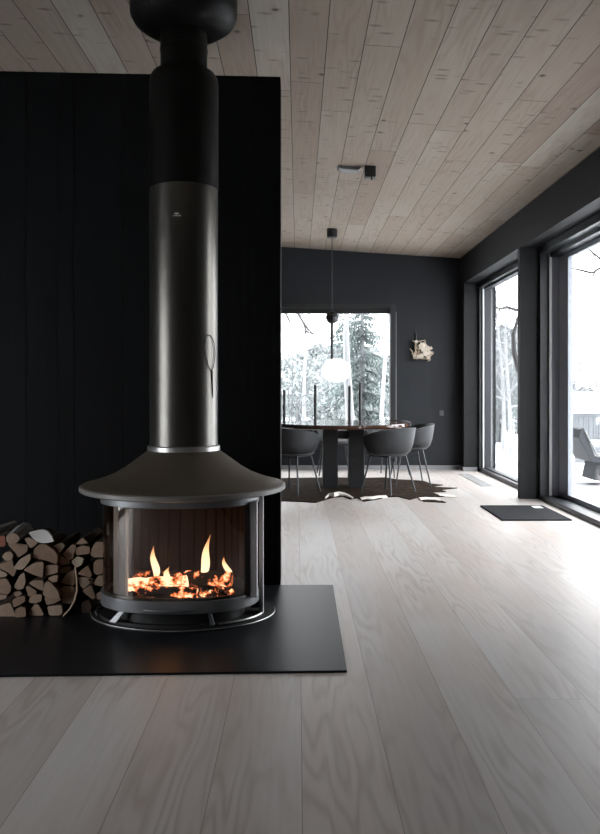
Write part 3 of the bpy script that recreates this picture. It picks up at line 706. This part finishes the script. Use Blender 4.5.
# pendant lamp
LX, LY = PX(332,10.3), 10.3
zc = CEIL(LX)
p = thing('pendant_lamp', 'black pendant lamp with ball, rod and white glass shade hanging above the table', 'lamp', (LX, LY, zc))
bm = NB(); lathe(bm, [(0.0001,zc-0.115),(0.055,zc-0.115),(0.068,zc-0.10),(0.068,zc+0.004),(0.0001,zc+0.004)], (LX,LY,0), 32); obj('canopy', bm, M['black'], p, smooth=True)
bm = NB(); tube(bm, [(LX,LY,zc-0.11),(LX,LY,2.15)], 0.006, 8); obj('cord', bm, M['steel'], p, smooth=True)
bm = NB(); sphere(bm, (LX,LY,PZ(317.5,LY)), 0.083); obj('ball', bm, M['black'], p, smooth=True)
bm = NB(); tube(bm, [(LX,LY,2.05),(LX,LY,PZ(360,LY))], 0.017, 12); obj('rod', bm, M['black'], p, smooth=True)
bm = NB(); sphere(bm, (LX+0.055,LY,PZ(370.5,LY)), 0.18, 32, 20, (1.05,1,0.86)); obj('lamp_shade', bm, M['opal'], p, smooth=True)

# ceiling fittings
x = PX(370,7.35); y = 7.35; zc = CEIL(x)
sp_ = thing('ceiling_spotlight', 'small black cube spotlight on the plank ceiling beside the grey vent', 'lamp', (x, y, zc))
bm = NB(); box(bm, (x-0.05,y-0.05,zc-0.10), (x+0.05,y+0.05,zc+0.005)); obj('housing', bm, M['black'], sp_, bevel=0.004)
bm = NB(); lathe(bm, [(0.0001,zc-0.104),(0.036,zc-0.104),(0.036,zc-0.09)], (x,y,0), 24); obj('lens', bm, M['steel'], sp_)
bm = NB(); tube(bm, [(x+0.01,y-0.045,zc-0.095),(x+0.012,y-0.045,zc-0.13)], 0.008, 8); obj('knob', bm, M['black'], sp_)
x0, x1 = PX(337,7.45), PX(361,7.45); zc = CEIL((x0+x1)/2)
bm = NB(); N = 10
prof = [(x0+(x1-x0)*k/N, 0.034*(1-abs(2*k/N-1)**6)) for k in range(N+1)]
loft(bm, [[(x, yy, CEIL(x)-d+0.001) for x, d in prof] for yy in (7.36, 7.48)], False, False, False)
loft(bm, [[(x, 7.36, CEIL(x)-d+0.001) for x, d in prof],[(x, 7.36, CEIL(x)+0.004) for x, d in prof],[(x, 7.48, CEIL(x)+0.004) for x, d in prof],[(x, 7.48, CEIL(x)-d+0.001) for x, d in prof]], False, False, False)
bmesh.ops.remove_doubles(bm, verts=bm.verts[:], dist=1e-5); bmesh.ops.holes_fill(bm, edges=bm.edges[:], sides=0)
tag(obj('ceiling_vent', bm, M['grey_vent']), 'slim grey vent bar set across one ceiling plank left of the spotlight', 'vent')

# wall ornament
OY = YB; ox, oz = PX(421,OY), PZ(347,OY)
w = thing('wall_ornament', 'cream dried flower and twig ornament hanging on the dark back wall', 'wall decoration', (ox, OY-0.02, oz))
rnd = random.Random(11)
def WP(u, v, y): return Vector((PX(395+u*50/600, OY), y, PZ(320+v*50/600, OY)))   # from the close-up
bm = NB(); tube(bm, [WP(238,135,OY-0.01), WP(252,180,OY-0.02), WP(252,250,OY-0.03)], 0.007, 8); obj('hook', bm, M['steel'], w, smooth=True)
bm = NB()
for pts in ([(240,260),(235,340),(245,400),(215,460),(200,380),(170,345)], [(205,250),(240,270),(275,260),(350,245)], [(215,460),(300,460),(395,470),(420,430),(450,400)],
            [(270,400),(360,340),(430,325)], [(380,470),(400,440),(395,340),(380,310)], [(250,330),(300,400),(340,450)], [(410,430),(400,350),(360,290),(350,245)], [(415,400),(455,400)]):
    tube(bm, [WP(u,v,OY-0.05-0.03*rnd.random()) for u, v in pts], [0.011-0.006*k/len(pts) for k in range(len(pts))], 7)
for k in range(34):
    a = rnd.uniform(0,2*PI); u = 315+rnd.uniform(-90,95); v = 375+rnd.uniform(-80,80); l = rnd.uniform(25,60)
    tube(bm, [WP(u,v,OY-0.05), WP(u+l*.5*math.cos(a)+6,v+l*.5*math.sin(a),OY-0.075), WP(u+l*math.cos(a+.4),v+l*math.sin(a+.4),OY-0.08)], [0.009,0.007,0.003], 6)
obj('twigs', bm, M['twig'], w, smooth=True)
for (u, v, r) in ((318,318,52),(355,405,40),(300,435,32),(380,345,32),(398,395,28),(245,265,22),(330,355,34),(265,440,22),(385,455,20),(225,430,20),(420,345,18)):
    bm = NB(); c = WP(u,v,OY-0.09); R = r*50/600*OY/F
    sphere(bm, c, R*0.75, 14, 8, (1,.6,1))
    for k in range(7):
        a = 2*PI*k/7+u; tip = c+Vector((math.cos(a)*R*1.05,-0.02,math.sin(a)*R*1.05)); n = Vector((-math.sin(a),0,math.cos(a)))*R*0.38
        m_ = c.lerp(tip,.6)
        bm.faces.new([bm.verts.new(q) for q in (c+Vector((0,-.02,0)), m_+n, tip, m_-n)])
    obj('blossom', bm, M['petal'], w, smooth=True)

# small switch
sx, sz = PX(441.5,YB), PZ(413,YB)
bm = NB(); box(bm, (sx-0.03, YB-0.012, sz-0.04), (sx+0.03, YB, sz+0.04)); o = obj('wall_switch', bm, M['baseboard'], bevel=0.004); o.data.materials[0] = M['sash_dim']
tag(o, 'tiny grey switch plate on the dark back wall right of the chairs', 'switch')

# rug: ragged hide outline taken on the floor
out = [(240,483),(262,479),(290,478.5),(330,478),(362,478.5),(385,478),(398,480),(410,480.5),(424,481.5),(430,484),(443,485.5),(431,487),(438,487.6),(457,488.5),(440,490.2),(446,492),(432,492.6),(437,495),(452,497),(430,497),(446,503),(424,502),(418,498),(410,500),(398,497),(388,497.5),(376,500),(364,502),(358,498.5),(350,499.5),(343,496.5),(333,498),(326,500),(316,503),(300,502),(285,501.5),(262,502),(245,500),(236,492)]
bm = NB(); pts = [FLOOR(x, y) for x, y in out]
prism_xy(bm, pts, 0.001, 0.010)
r = obj('cowhide_rug', bm, M['rug']); tag(r, 'dark brown cowhide rug with ragged edge under the dining table', 'rug')
def fold(px_pts, h, name='hide_edge'):
    bm = NB(); rings = []
    for i, (x, y) in enumerate(px_pts):
        X, Y = FLOOR(x, y); hh = h*math.sin(PI*(i+0.35)/(len(px_pts)-0.3))*(0.6+0.4*math.sin(i*2.3)**2)
        rings.append([(X,Y-0.07,0.004),(X,Y-0.05,hh*0.7+0.010),(X+0.005,Y,hh+0.012),(X,Y+0.09,hh*0.35+0.011),(X,Y+0.12,0.0105)])
    loft(bm, rings, True); obj(name, bm, M['rug_white'], r, smooth=True)
fold([(325,499),(329,496),(334,497),(339,495.5),(344,496),(348,497.5),(353,499)], 0.045)
fold([(361,500),(366,499),(372,499.5),(379,498),(387,497.5)], 0.022)
fold([(420,500),(427,499.5),(434,499.8),(440,501)], 0.008)
fold([(439,496),(446,496.4),(455,497.5)], 0.004)

# doormat and floor grille
bm = NB(); prism_xy(bm, [(1.845,7.22),(2.475,7.22),(2.475,8.10),(1.845,8.10)], 0.0005, 0.014)
m_ = obj('doormat', bm, M['mat'], bevel=0.003); tag(m_, 'black rectangular doormat on the pale floor by the sliding glass door', 'doormat')
bm = NB(); a = FLOOR(531,507.5); b = FLOOR(541,509.5); box(bm, (a[0], b[1], 0.0142), (a[0]+0.085, b[1]+0.13, 0.0155)); obj('mat_tag', bm, M['white'], m_)
g = thing('floor_grille', 'long pale metal floor grille below the far right window', 'vent', (2.31, 10.45, 0.0))
bm = NB(); ring_frame(bm, 'x', 2.24, 2.385, 9.75, 11.15, 0.0005, 0.008, 0.012)
bm.free(); bm = NB()
for (x0,x1,y0,y1) in ((2.24,2.252,9.75,11.15),(2.373,2.385,9.75,11.15),(2.252,2.373,9.75,9.762),(2.252,2.373,11.138,11.15)): box(bm, (x0,y0,0.0005), (x1,y1,0.008))
obj('grille_frame', bm, M['grille'], g)
bm = NB()
for k in range(56): box(bm, (2.252, 9.77+k*0.0245, 0.0005), (2.373, 9.782+k*0.0245, 0.006))
obj('grille_slats', bm, M['grille'], g)

# ------------------------------------------------------------------ outdoors
bm = NB(); box(bm, (-40,-20,-0.5), (60,60,-0.16)); struct('ground', bm, M['snow'])
bm = NB(); box(bm, (XO+0.001, -3, -0.155), (6.4, 13.2, -0.04)); struct('terrace', bm, M['deck'])

def branch_tree(name, base, h, seed, mat, label, lean=(0,0), depth=4, r0=0.09, spread=0.55, group=None, kids=3, sides=5, crown=0.25, nb=9):
    rnd = random.Random(seed); tr = NB(); br = NB()
    root = thing(name, label, 'tree', base, group=group)
    base = Vector(base)
    def grow(bm, p, d, ln, r, dep):
        pts = [p]; rad = [r]; q = p.copy(); dd = d.copy()
        for i in range(4):
            dd = (dd + Vector((rnd.uniform(-.22,.22), rnd.uniform(-.22,.22), rnd.uniform(-.08,.16)))).normalized()
            q = q + dd*ln/4; pts.append(q.copy()); rad.append(max(0.004, r*(1-0.17*(i+1))))
        tube(bm, pts, rad, sides if dep > 1 else 4, cap=False)
        if dep <= 0: return
        for k in range(kids):
            t = rnd.uniform(0.3, 1.0); i = min(3, int(t*4)); s = pts[i].lerp(pts[i+1], t*4-i)
            a = rnd.uniform(0, 2*PI); nd = (dd + Vector((math.cos(a), math.sin(a), rnd.uniform(-0.2,0.5)))*spread*1.5).normalized()
            grow(bm, s, nd, ln*rnd.uniform(0.5,0.75), r*0.5, dep-1)
    pts = []; rad = []; q = base.copy()
    for i in range(9):
        t = i/8; pts.append(base + Vector((lean[0]*t*h + 0.05*h*math.sin(3*t+seed)*t, lean[1]*t*h, h*t))); rad.append(max(0.012, r0*(1-0.85*t)))
    tube(tr, pts, rad, 8)
    for k in range(nb):
        t = crown + (1-crown)*(k+rnd.random())/nb; i = min(7, int(t*8)); s = pts[i].lerp(pts[i+1], t*8-i)
        a = rnd.uniform(0, 2*PI); d = Vector((math.cos(a), math.sin(a), rnd.uniform(0.2,0.8))).normalized()
        grow(br, s, d, h*0.28*(1.15-t*0.7), max(0.01, rad[i]*0.5), depth-1)
    obj('trunk', tr, mat, root, smooth=True); obj('branches', br, mat, root)
    return root

def conifer(base, h, r, seed, label, group=None, mat='conifer', n=26):
    rnd = random.Random(seed); base = Vector(base)
    root = thing('conifer_tree', label, 'tree', base, group=group)
    bm = NB(); tube(bm, [base, base+Vector((0,0,h))], [0.1,0.012], 8); obj('trunk', bm, M['grey_bark'], root)
    bm = NB()
    for i in range(n):
        t = i/(n-1); z = h*(0.08+0.9*t); rr = r*(1-t)**0.8+0.06
        m = int(11 - 4*t); zj = h/n
        for k in range(m):
            a = 2*PI*(k+rnd.random()*0.7)/m + i*0.7; L = rr*rnd.uniform(0.55,1.2); dr = -rnd.uniform(0.1,0.5)*L
            d = Vector((math.cos(a), math.sin(a), 0)); s = Vector((-d.y, d.x, 0))
            p0 = base+Vector((0,0,z+rnd.uniform(-1.5,1.5)*zj))
            for j in range(7):
                u0 = 0.12+0.88*j/7; q = p0 + d*L*u0 + Vector((0,0,dr*u0**1.6))
                wd = 0.30*rr*(1-u0*0.75)
                for sg in (-1,1):
                    tip = q + s*sg*wd*rnd.uniform(.6,1.1) + d*wd*0.6 + Vector((0,0,-0.10*rnd.random()-0.03))
                    e = d*wd*0.22
                    bm.faces.new([bm.verts.new(v) for v in (q-e*0.5, q+e, tip)])
                    tip2 = q + s*sg*wd*0.5*rnd.random() + d*wd*0.3 + Vector((0,0,-0.16*rnd.random()-0.05))
                    bm.faces.new([bm.verts.new(v) for v in (q-e*0.5, q+e*0.8, tip2)])
    obj('foliage', bm, M[mat], root)
    return root

def shrub(base, h, r, seed, label, mat='shrub', n=1800):
    rnd = random.Random(seed); base = Vector(base)
    root = thing('frosted_shrub', label, 'shrub', base, group='frosted shrubs outside the windows')
    bm = NB(); tips = []
    for k in range(16):
        a = rnd.uniform(0,2*PI); q = base + Vector((math.cos(a),math.sin(a),0))*r*0.12; e = base + Vector((math.cos(a)*r*rnd.uniform(.2,.9), math.sin(a)*r*rnd.uniform(.2,.9), h*rnd.uniform(.6,.98)))
        pts = [q, q.lerp(e,.4)+Vector((0,0,h*.1)), q.lerp(e,.75)+Vector((0,0,h*.07)), e]; tube(bm, pts, [0.025,0.018,0.012,0.006], 5); tips.append(pts)
    obj('stems', bm, M['grey_bark'], root)
    bm = NB()
    for k in range(n):
        while True:
            v = Vector((rnd.uniform(-1,1), rnd.uniform(-1,1), rnd.uniform(-1,1)))
            if v.length < 1 and v.length > rnd.random()*0.7: break
        c = base + Vector((v.x*r, v.y*r, h*0.52+v.z*h*0.5))
        s = rnd.uniform(0.02,0.055); a = Vector((rnd.uniform(-1,1),rnd.uniform(-1,1),rnd.uniform(-1,1)))*s*1.8; b = Vector((rnd.uniform(-1,1),rnd.uniform(-1,1),rnd.uniform(-1,1)))*s
        bm.faces.new([bm.verts.new(q) for q in (c-a, c+b, c+a)])
    obj('foliage', bm, M[mat], root)
    return root

GZ = -0.16
def bank_mat():
    t = NT('frosted wooded bank'); c = t.coord()
    f = t.noise(t.map(c, (1,1,0.8)), 3.2, 8, 0.75); g = t.noise(c, 0.45, 3, 0.5)
    k = t.math('ADD', f, t.math('MULTIPLY', t.math('SUBTRACT', g, 0.5), 0.35))
    return t.pbr(t.ramp(k, [(0.36,(0.025,0.027,0.028)), (0.5,(0.095,0.1,0.102)), (0.64,(0.24,0.25,0.255))]), 0.95, 0, None, 0.0)
M['bank'] = bank_mat()
bm = NB(); rnd = random.Random(3); rows = []
for j in range(13):
    row = []
    for i in range(181):
        X = -24 + i*0.30; t = j/12
        top = 2.7 + 0.5*math.sin(X*0.7) + (0.9 if 7 < X < 11.8 else 0) - (1.5 if X > 12.0 else 0) + 0.35*rnd.random()
        row.append((X + rnd.uniform(-.1,.1), 37 + 5*t + rnd.uniform(-.5,.5), -0.2 + (top+0.2)*math.sin(t*PI/2)**0.8 + (rnd.uniform(-.15,.25) if j else 0)))
    rows.append(row)
loft(bm, rows, False, False, False); struct('hills', bm, M['bank'])
def G(px, Y): return (PX(px, Y), Y, GZ)
# behind the back window
conifer(G(362,18.5), 4.6, 1.25, 3, 'frosted green conifer right of the pendant shade behind the back window')
conifer(G(345,25), 5.6, 1.4, 8, 'paler conifer farther back behind the pendant rod')
shrub(G(291,17), 2.1, 0.75, 2, 'frosted lacy shrub at the left end of the back window')
shrub(G(318,20), 2.5, 0.85, 4, 'frosted lacy shrub between the left and second candle, outside the back window')
shrub(G(335,15.2), 1.0, 0.5, 9, 'low frosted shrub outside below the pendant shade')
branch_tree('bare_tree', G(305,16.5), 4.5, 5, M['pale_bark'], 'slender pale tree trunk seen through the left part of the back window', r0=0.045, depth=2, kids=2, crown=0.6, nb=6)
branch_tree('bare_tree', G(381,15.5), 4.5, 6, M['pale_bark'], 'slender pale tree at the right edge of the back window', r0=0.05, depth=2, kids=2, crown=0.55, nb=6)
branch_tree('bare_tree', G(352,13.9), 4.0, 16, M['pale_bark'], 'pale trunk between the two right candles outside the back window', r0=0.095, depth=2, kids=2, crown=0.75, nb=4)
# dark branches reaching down over the back window: tree whose trunk stands left of it
def limb_tree(base, h, r0, limbs, label):
    base = Vector(base); root = thing('bare_tree', label, 'tree', base)
    bm = NB(); tube(bm, [base, base+Vector((0.05,0,h*.35)), base+Vector((-0.06,0.05,h*.7)), base+Vector((0.05,0,h))], [r0,r0*.85,r0*.65,r0*.3], 10); obj('trunk', bm, M['dark_bark'], root, smooth=True)
    bm = NB()
    for pts, r in limbs:
        pts = [Vector(p) for p in pts]; n = len(pts)
        tube(bm, pts, [r*(1-0.75*k/(n-1)) for k in range(n)], 6)
    obj('branches', bm, M['dark_bark'], root, smooth=True)
def P3(px, py, Y): return (PX(px,Y), Y, PZ(py,Y))
limb_tree((PX(250,15.0),15.0,GZ), 5.0, 0.13, [
    ([P3(250,290,15), P3(280,302,15), P3(297,312,15), P3(303,322,15), P3(306,331,15), P3(316,336,15)], 0.045),
    ([P3(297,312,15), P3(301,316,15), P3(304,312,15)], 0.03), ([P3(306,331,15), P3(304,336,15)], 0.03), ([P3(280,302,15), P3(290,322,14.8), P3(288,330,14.8)], 0.03),
    ([P3(303,322,15), P3(307,328,15), P3(312,333,15.1), P3(319,334,15.1)], 0.03)], 'dark bare tree whose crooked twig hangs into the top left of the back window')
# far right window
tr2 = [([P3(519,372,12.6), P3(514,352,12.6), P3(513,335,12.6), P3(518,318,12.6), P3(526,300,12.6), P3(528,270,12.6)], 0.045),
       ([P3(524,308,12.6), P3(516,310,12.5), P3(507,307,12.4), P3(500,309,12.3), P3(494,306,12.2), P3(488,300,12.1)], 0.030),
       ([P3(500,309,12.3), P3(497,316,12.3)], 0.014), ([P3(510,308,12.4), P3(507,314,12.4)], 0.012), ([P3(516,300,12.5), P3(508,288,12.4), P3(500,283,12.4), P3(492,287,12.3)], 0.008),
       ([P3(528,285,12.6), P3(512,276,12.5), P3(500,270,12.4)], 0.010), ([P3(526,300,12.6), P3(518,292,12.5), P3(505,296,12.4)], 0.008)]
limb_tree((PX(531,12.6),12.6,GZ), 5.2, 0.11, tr2, 'dark bare tree with a bent limb seen in the far right window')
for i, (px, Y, h, sd, lab) in enumerate(((503,17,4.0,21,'white frosted sapling left in the far right window'), (511,16.2,3.8,22,'white frosted sapling right in the far right window'))):
    branch_tree('frosted_tree', G(px,Y), h, sd, M['pale_bark'], lab, r0=0.05, depth=3, kids=3, crown=0.2, nb=14, spread=0.35)
for i, (px, Y, h, r, sd, lab) in enumerate(((497,20,2.6,0.9,31,'grey thicket at the left of the far right window behind the saplings'), (515,23.6,3.1,0.9,32,'grey thicket at the right of the far right window behind the saplings'), (504,27,4.0,1.2,33,'tall misty thicket farthest back in the far right window'))):
    shrub(G(px,Y), h, r, sd, lab, n=2200)
# near right window
tr3 = [([P3(640,300,9.6), P3(620,262,9.6), P3(604,262,9.6), P3(592,252,9.6), P3(582,241,9.6), P3(572,232,9.6)], 0.022),
       ([P3(640,270,9.6), P3(612,268,9.6), P3(600,268,9.6), P3(592,273,9.6), P3(580,270,9.6), P3(570,268,9.6), P3(560,266,9.6)], 0.024),
       ([P3(595,272,9.6), P3(591,280,9.6), P3(589,285,9.6), P3(592,291,9.6)], 0.010), ([P3(604,262,9.6), P3(598,248,9.6), P3(588,232,9.6)], 0.008), ([P3(592,252,9.6), P3(597,262,9.6), P3(602,266,9.6)], 0.008), ([P3(580,270,9.6), P3(576,278,9.6)], 0.006)]
limb_tree((PX(648,9.6),9.6,-0.04), 4.5, 0.10, tr3, 'dark bare tree reaching thin limbs across the top of the sliding glass door')
branch_tree('frosted_tree', G(577,30), 4.6, 41, M['pale_bark'], 'faint frosted tree far off behind the lounge chair at the sliding glass door', r0=0.05, depth=3, kids=3, crown=0.15, nb=14, spread=0.4)
shrub(G(590,26), 2.6, 1.4, 43, 'faint frosted shrub behind the pale house front at the sliding door', n=1500)
# pale house front beyond the terrace
hy = 21.0; hx0, hx1 = PX(571,hy), PX(640,hy); hz1 = PZ(413,hy)
hs = thing('garden_house', 'low pale garden house with gridded windows across the snow, behind the lounge chair', 'building', ((hx0+hx1)/2, hy+1, GZ))
bm = NB(); box(bm, (hx0,hy,GZ), (hx1,hy+2.5,hz1)); obj('wall', bm, M['house'], hs)
bm = NB(); loft(bm, [[(hx0-.15,hy-.2,hz1),(hx0-.15,hy+2.7,hz1),(hx0-.15,hy+1.25,hz1+0.55)],[(hx1+.15,hy-.2,hz1),(hx1+.15,hy+2.7,hz1),(hx1+.15,hy+1.25,hz1+0.55)]]); obj('roof', bm, M['snow'], hs)
for k in range(5):
    x0 = PX(573+k*10,hy); x1 = PX(581+k*10,hy)
    bm = NB(); za, zb = PZ(439,hy), PZ(417,hy)
    for i in range(3):
        for j in range(4):
            xa = x0+(x1-x0)*(i+.08)/3; xb = x0+(x1-x0)*(i+.92)/3; z0 = za+(zb-za)*(j+.08)/4; z1 = za+(zb-za)*(j+.92)/4
            box(bm, (xa,hy-0.02,z0), (xb,hy+0.01,z1))
    obj('window', bm, M['house_pane'], hs)

# lounge chair on the terrace
TZ = -0.04; LYc = 10.35
lc = thing('lounge_chair', 'low grey outdoor lounge chair on the snowy terrace behind the sliding glass door', 'chair', (PX(592,LYc), LYc, TZ))
def LP(px, py, y): return (PX(px,LYc), y, max(TZ, PZ(py,LYc)))
bm = NB()
prof = [(572,428),(575,426),(586,454),(612,458),(612,463),(583,460),(570,436)]
loft(bm, [[LP(x,y,LYc-0.32) for x, y in prof], [LP(x,y,LYc+0.32) for x, y in prof]]); obj('shell', bm, M['lounge'], lc, bevel=0.01)
bm = NB(); loft(bm, [[LP(x,y,LYc-0.2) for x, y in ((591,460),(612,462),(616,486),(587,478))], [LP(x,y,LYc+0.2) for x, y in ((591,460),(612,462),(616,486),(587,478))]]); obj('base', bm, M['lounge'], lc)
for yy in (LYc-0.33, LYc+0.33):
    bm = NB(); tube(bm, [LP(576,430,yy), LP(588,454,yy), LP(614,457,yy)], 0.014, 8); obj('side_rail', bm, M['grey_vent'], lc, smooth=True)
# low white bench behind it
by = 13.6
bm = NB(); box(bm, (PX(584,by), by, GZ), (PX(660,by), by+0.5, PZ(446,by))); o1 = obj('snowy_bench', bm, M['cushion'], bevel=0.03); tag(o1, 'pale snow covered bench block behind the lounge chair', 'bench')

# ------------------------------------------------------------------ light
w = bpy.data.worlds.new('overcast'); SC.world = w; w.use_nodes = True
nt = w.node_tree; bg = nt.nodes['Background']
bg.inputs[0].default_value = (0.94, 0.97, 1.0, 1)
tc = nt.nodes.new('ShaderNodeTexCoord'); sx_ = nt.nodes.new('ShaderNodeSeparateXYZ'); mr = nt.nodes.new('ShaderNodeMapRange')
mr.inputs['From Min'].default_value = 0.0; mr.inputs['From Max'].default_value = 0.8; mr.inputs['To Min'].default_value = 5.6; mr.inputs['To Max'].default_value = 16.5
nt.links.new(tc.outputs['Generated'], sx_.inputs[0]); nt.links.new(sx_.outputs[2], mr.inputs[0]); nt.links.new(mr.outputs[0], bg.inputs[1])
def portal(name, loc, rot, sx, sy):
    l = bpy.data.lights.new(name, 'AREA'); l.shape = 'RECTANGLE'; l.size = sx; l.size_y = sy
    l.cycles.is_portal = True
    o = link(bpy.data.objects.new(name, l)); o.location = loc; o.rotation_euler = rot
portal('portal_far', (XO+0.02, (FW0+FW1)/2, HEAD/2), (PI/2, 0, PI/2), FW1-FW0, HEAD)
portal('portal_near', (XO+0.02, (NW0+NW1)/2, HEAD/2), (PI/2, 0, PI/2), NW1-NW0, HEAD)
portal('portal_left', (XL-0.22, (LW0+LW1)/2, LHEAD/2), (PI/2, 0, -PI/2), LW1-LW0, LHEAD)
portal('portal_back', ((WX0+WX1)/2, YB+0.32, (WZ0+WZ1)/2), (-PI/2, 0, 0), WX1-WX0, WZ1-WZ0)
fl = bpy.data.lights.new('fire_glow', 'POINT'); fl.energy = 0.7; fl.color = (1,0.42,0.14); fl.shadow_soft_size = 0.06
o = link(bpy.data.objects.new('fire_glow', fl)); o.location = (-0.66, 4.05, 0.36)

# ------------------------------------------------------------------ camera
cam = bpy.data.cameras.new('camera'); co = link(bpy.data.objects.new('camera', cam))
co.location = (0, 0, EYE); co.rotation_euler = (PI/2, 0, 0)
cam.sensor_fit = 'VERTICAL'; cam.sensor_height = 36; cam.sensor_width = 36*600/834
cam.lens = F/834*36
cam.shift_x = (300-VX)/834; cam.shift_y = -(417-VY)/834
cam.clip_start = 0.05; cam.clip_end = 200
SC.camera = co
cy = SC.cycles
cy.use_denoising = True
cy.max_bounces = 10; cy.diffuse_bounces = 6; cy.glossy_bounces = 5; cy.transparent_max_bounces = 16; cy.transmission_bounces = 6
cy.caustics_reflective = False; cy.caustics_refractive = False; cy.sample_clamp_indirect = 6
SC.view_settings.view_transform = 'Standard'; SC.view_settings.look = 'None'
SC.view_settings.exposure = 0.0; SC.view_settings.gamma = 1.0
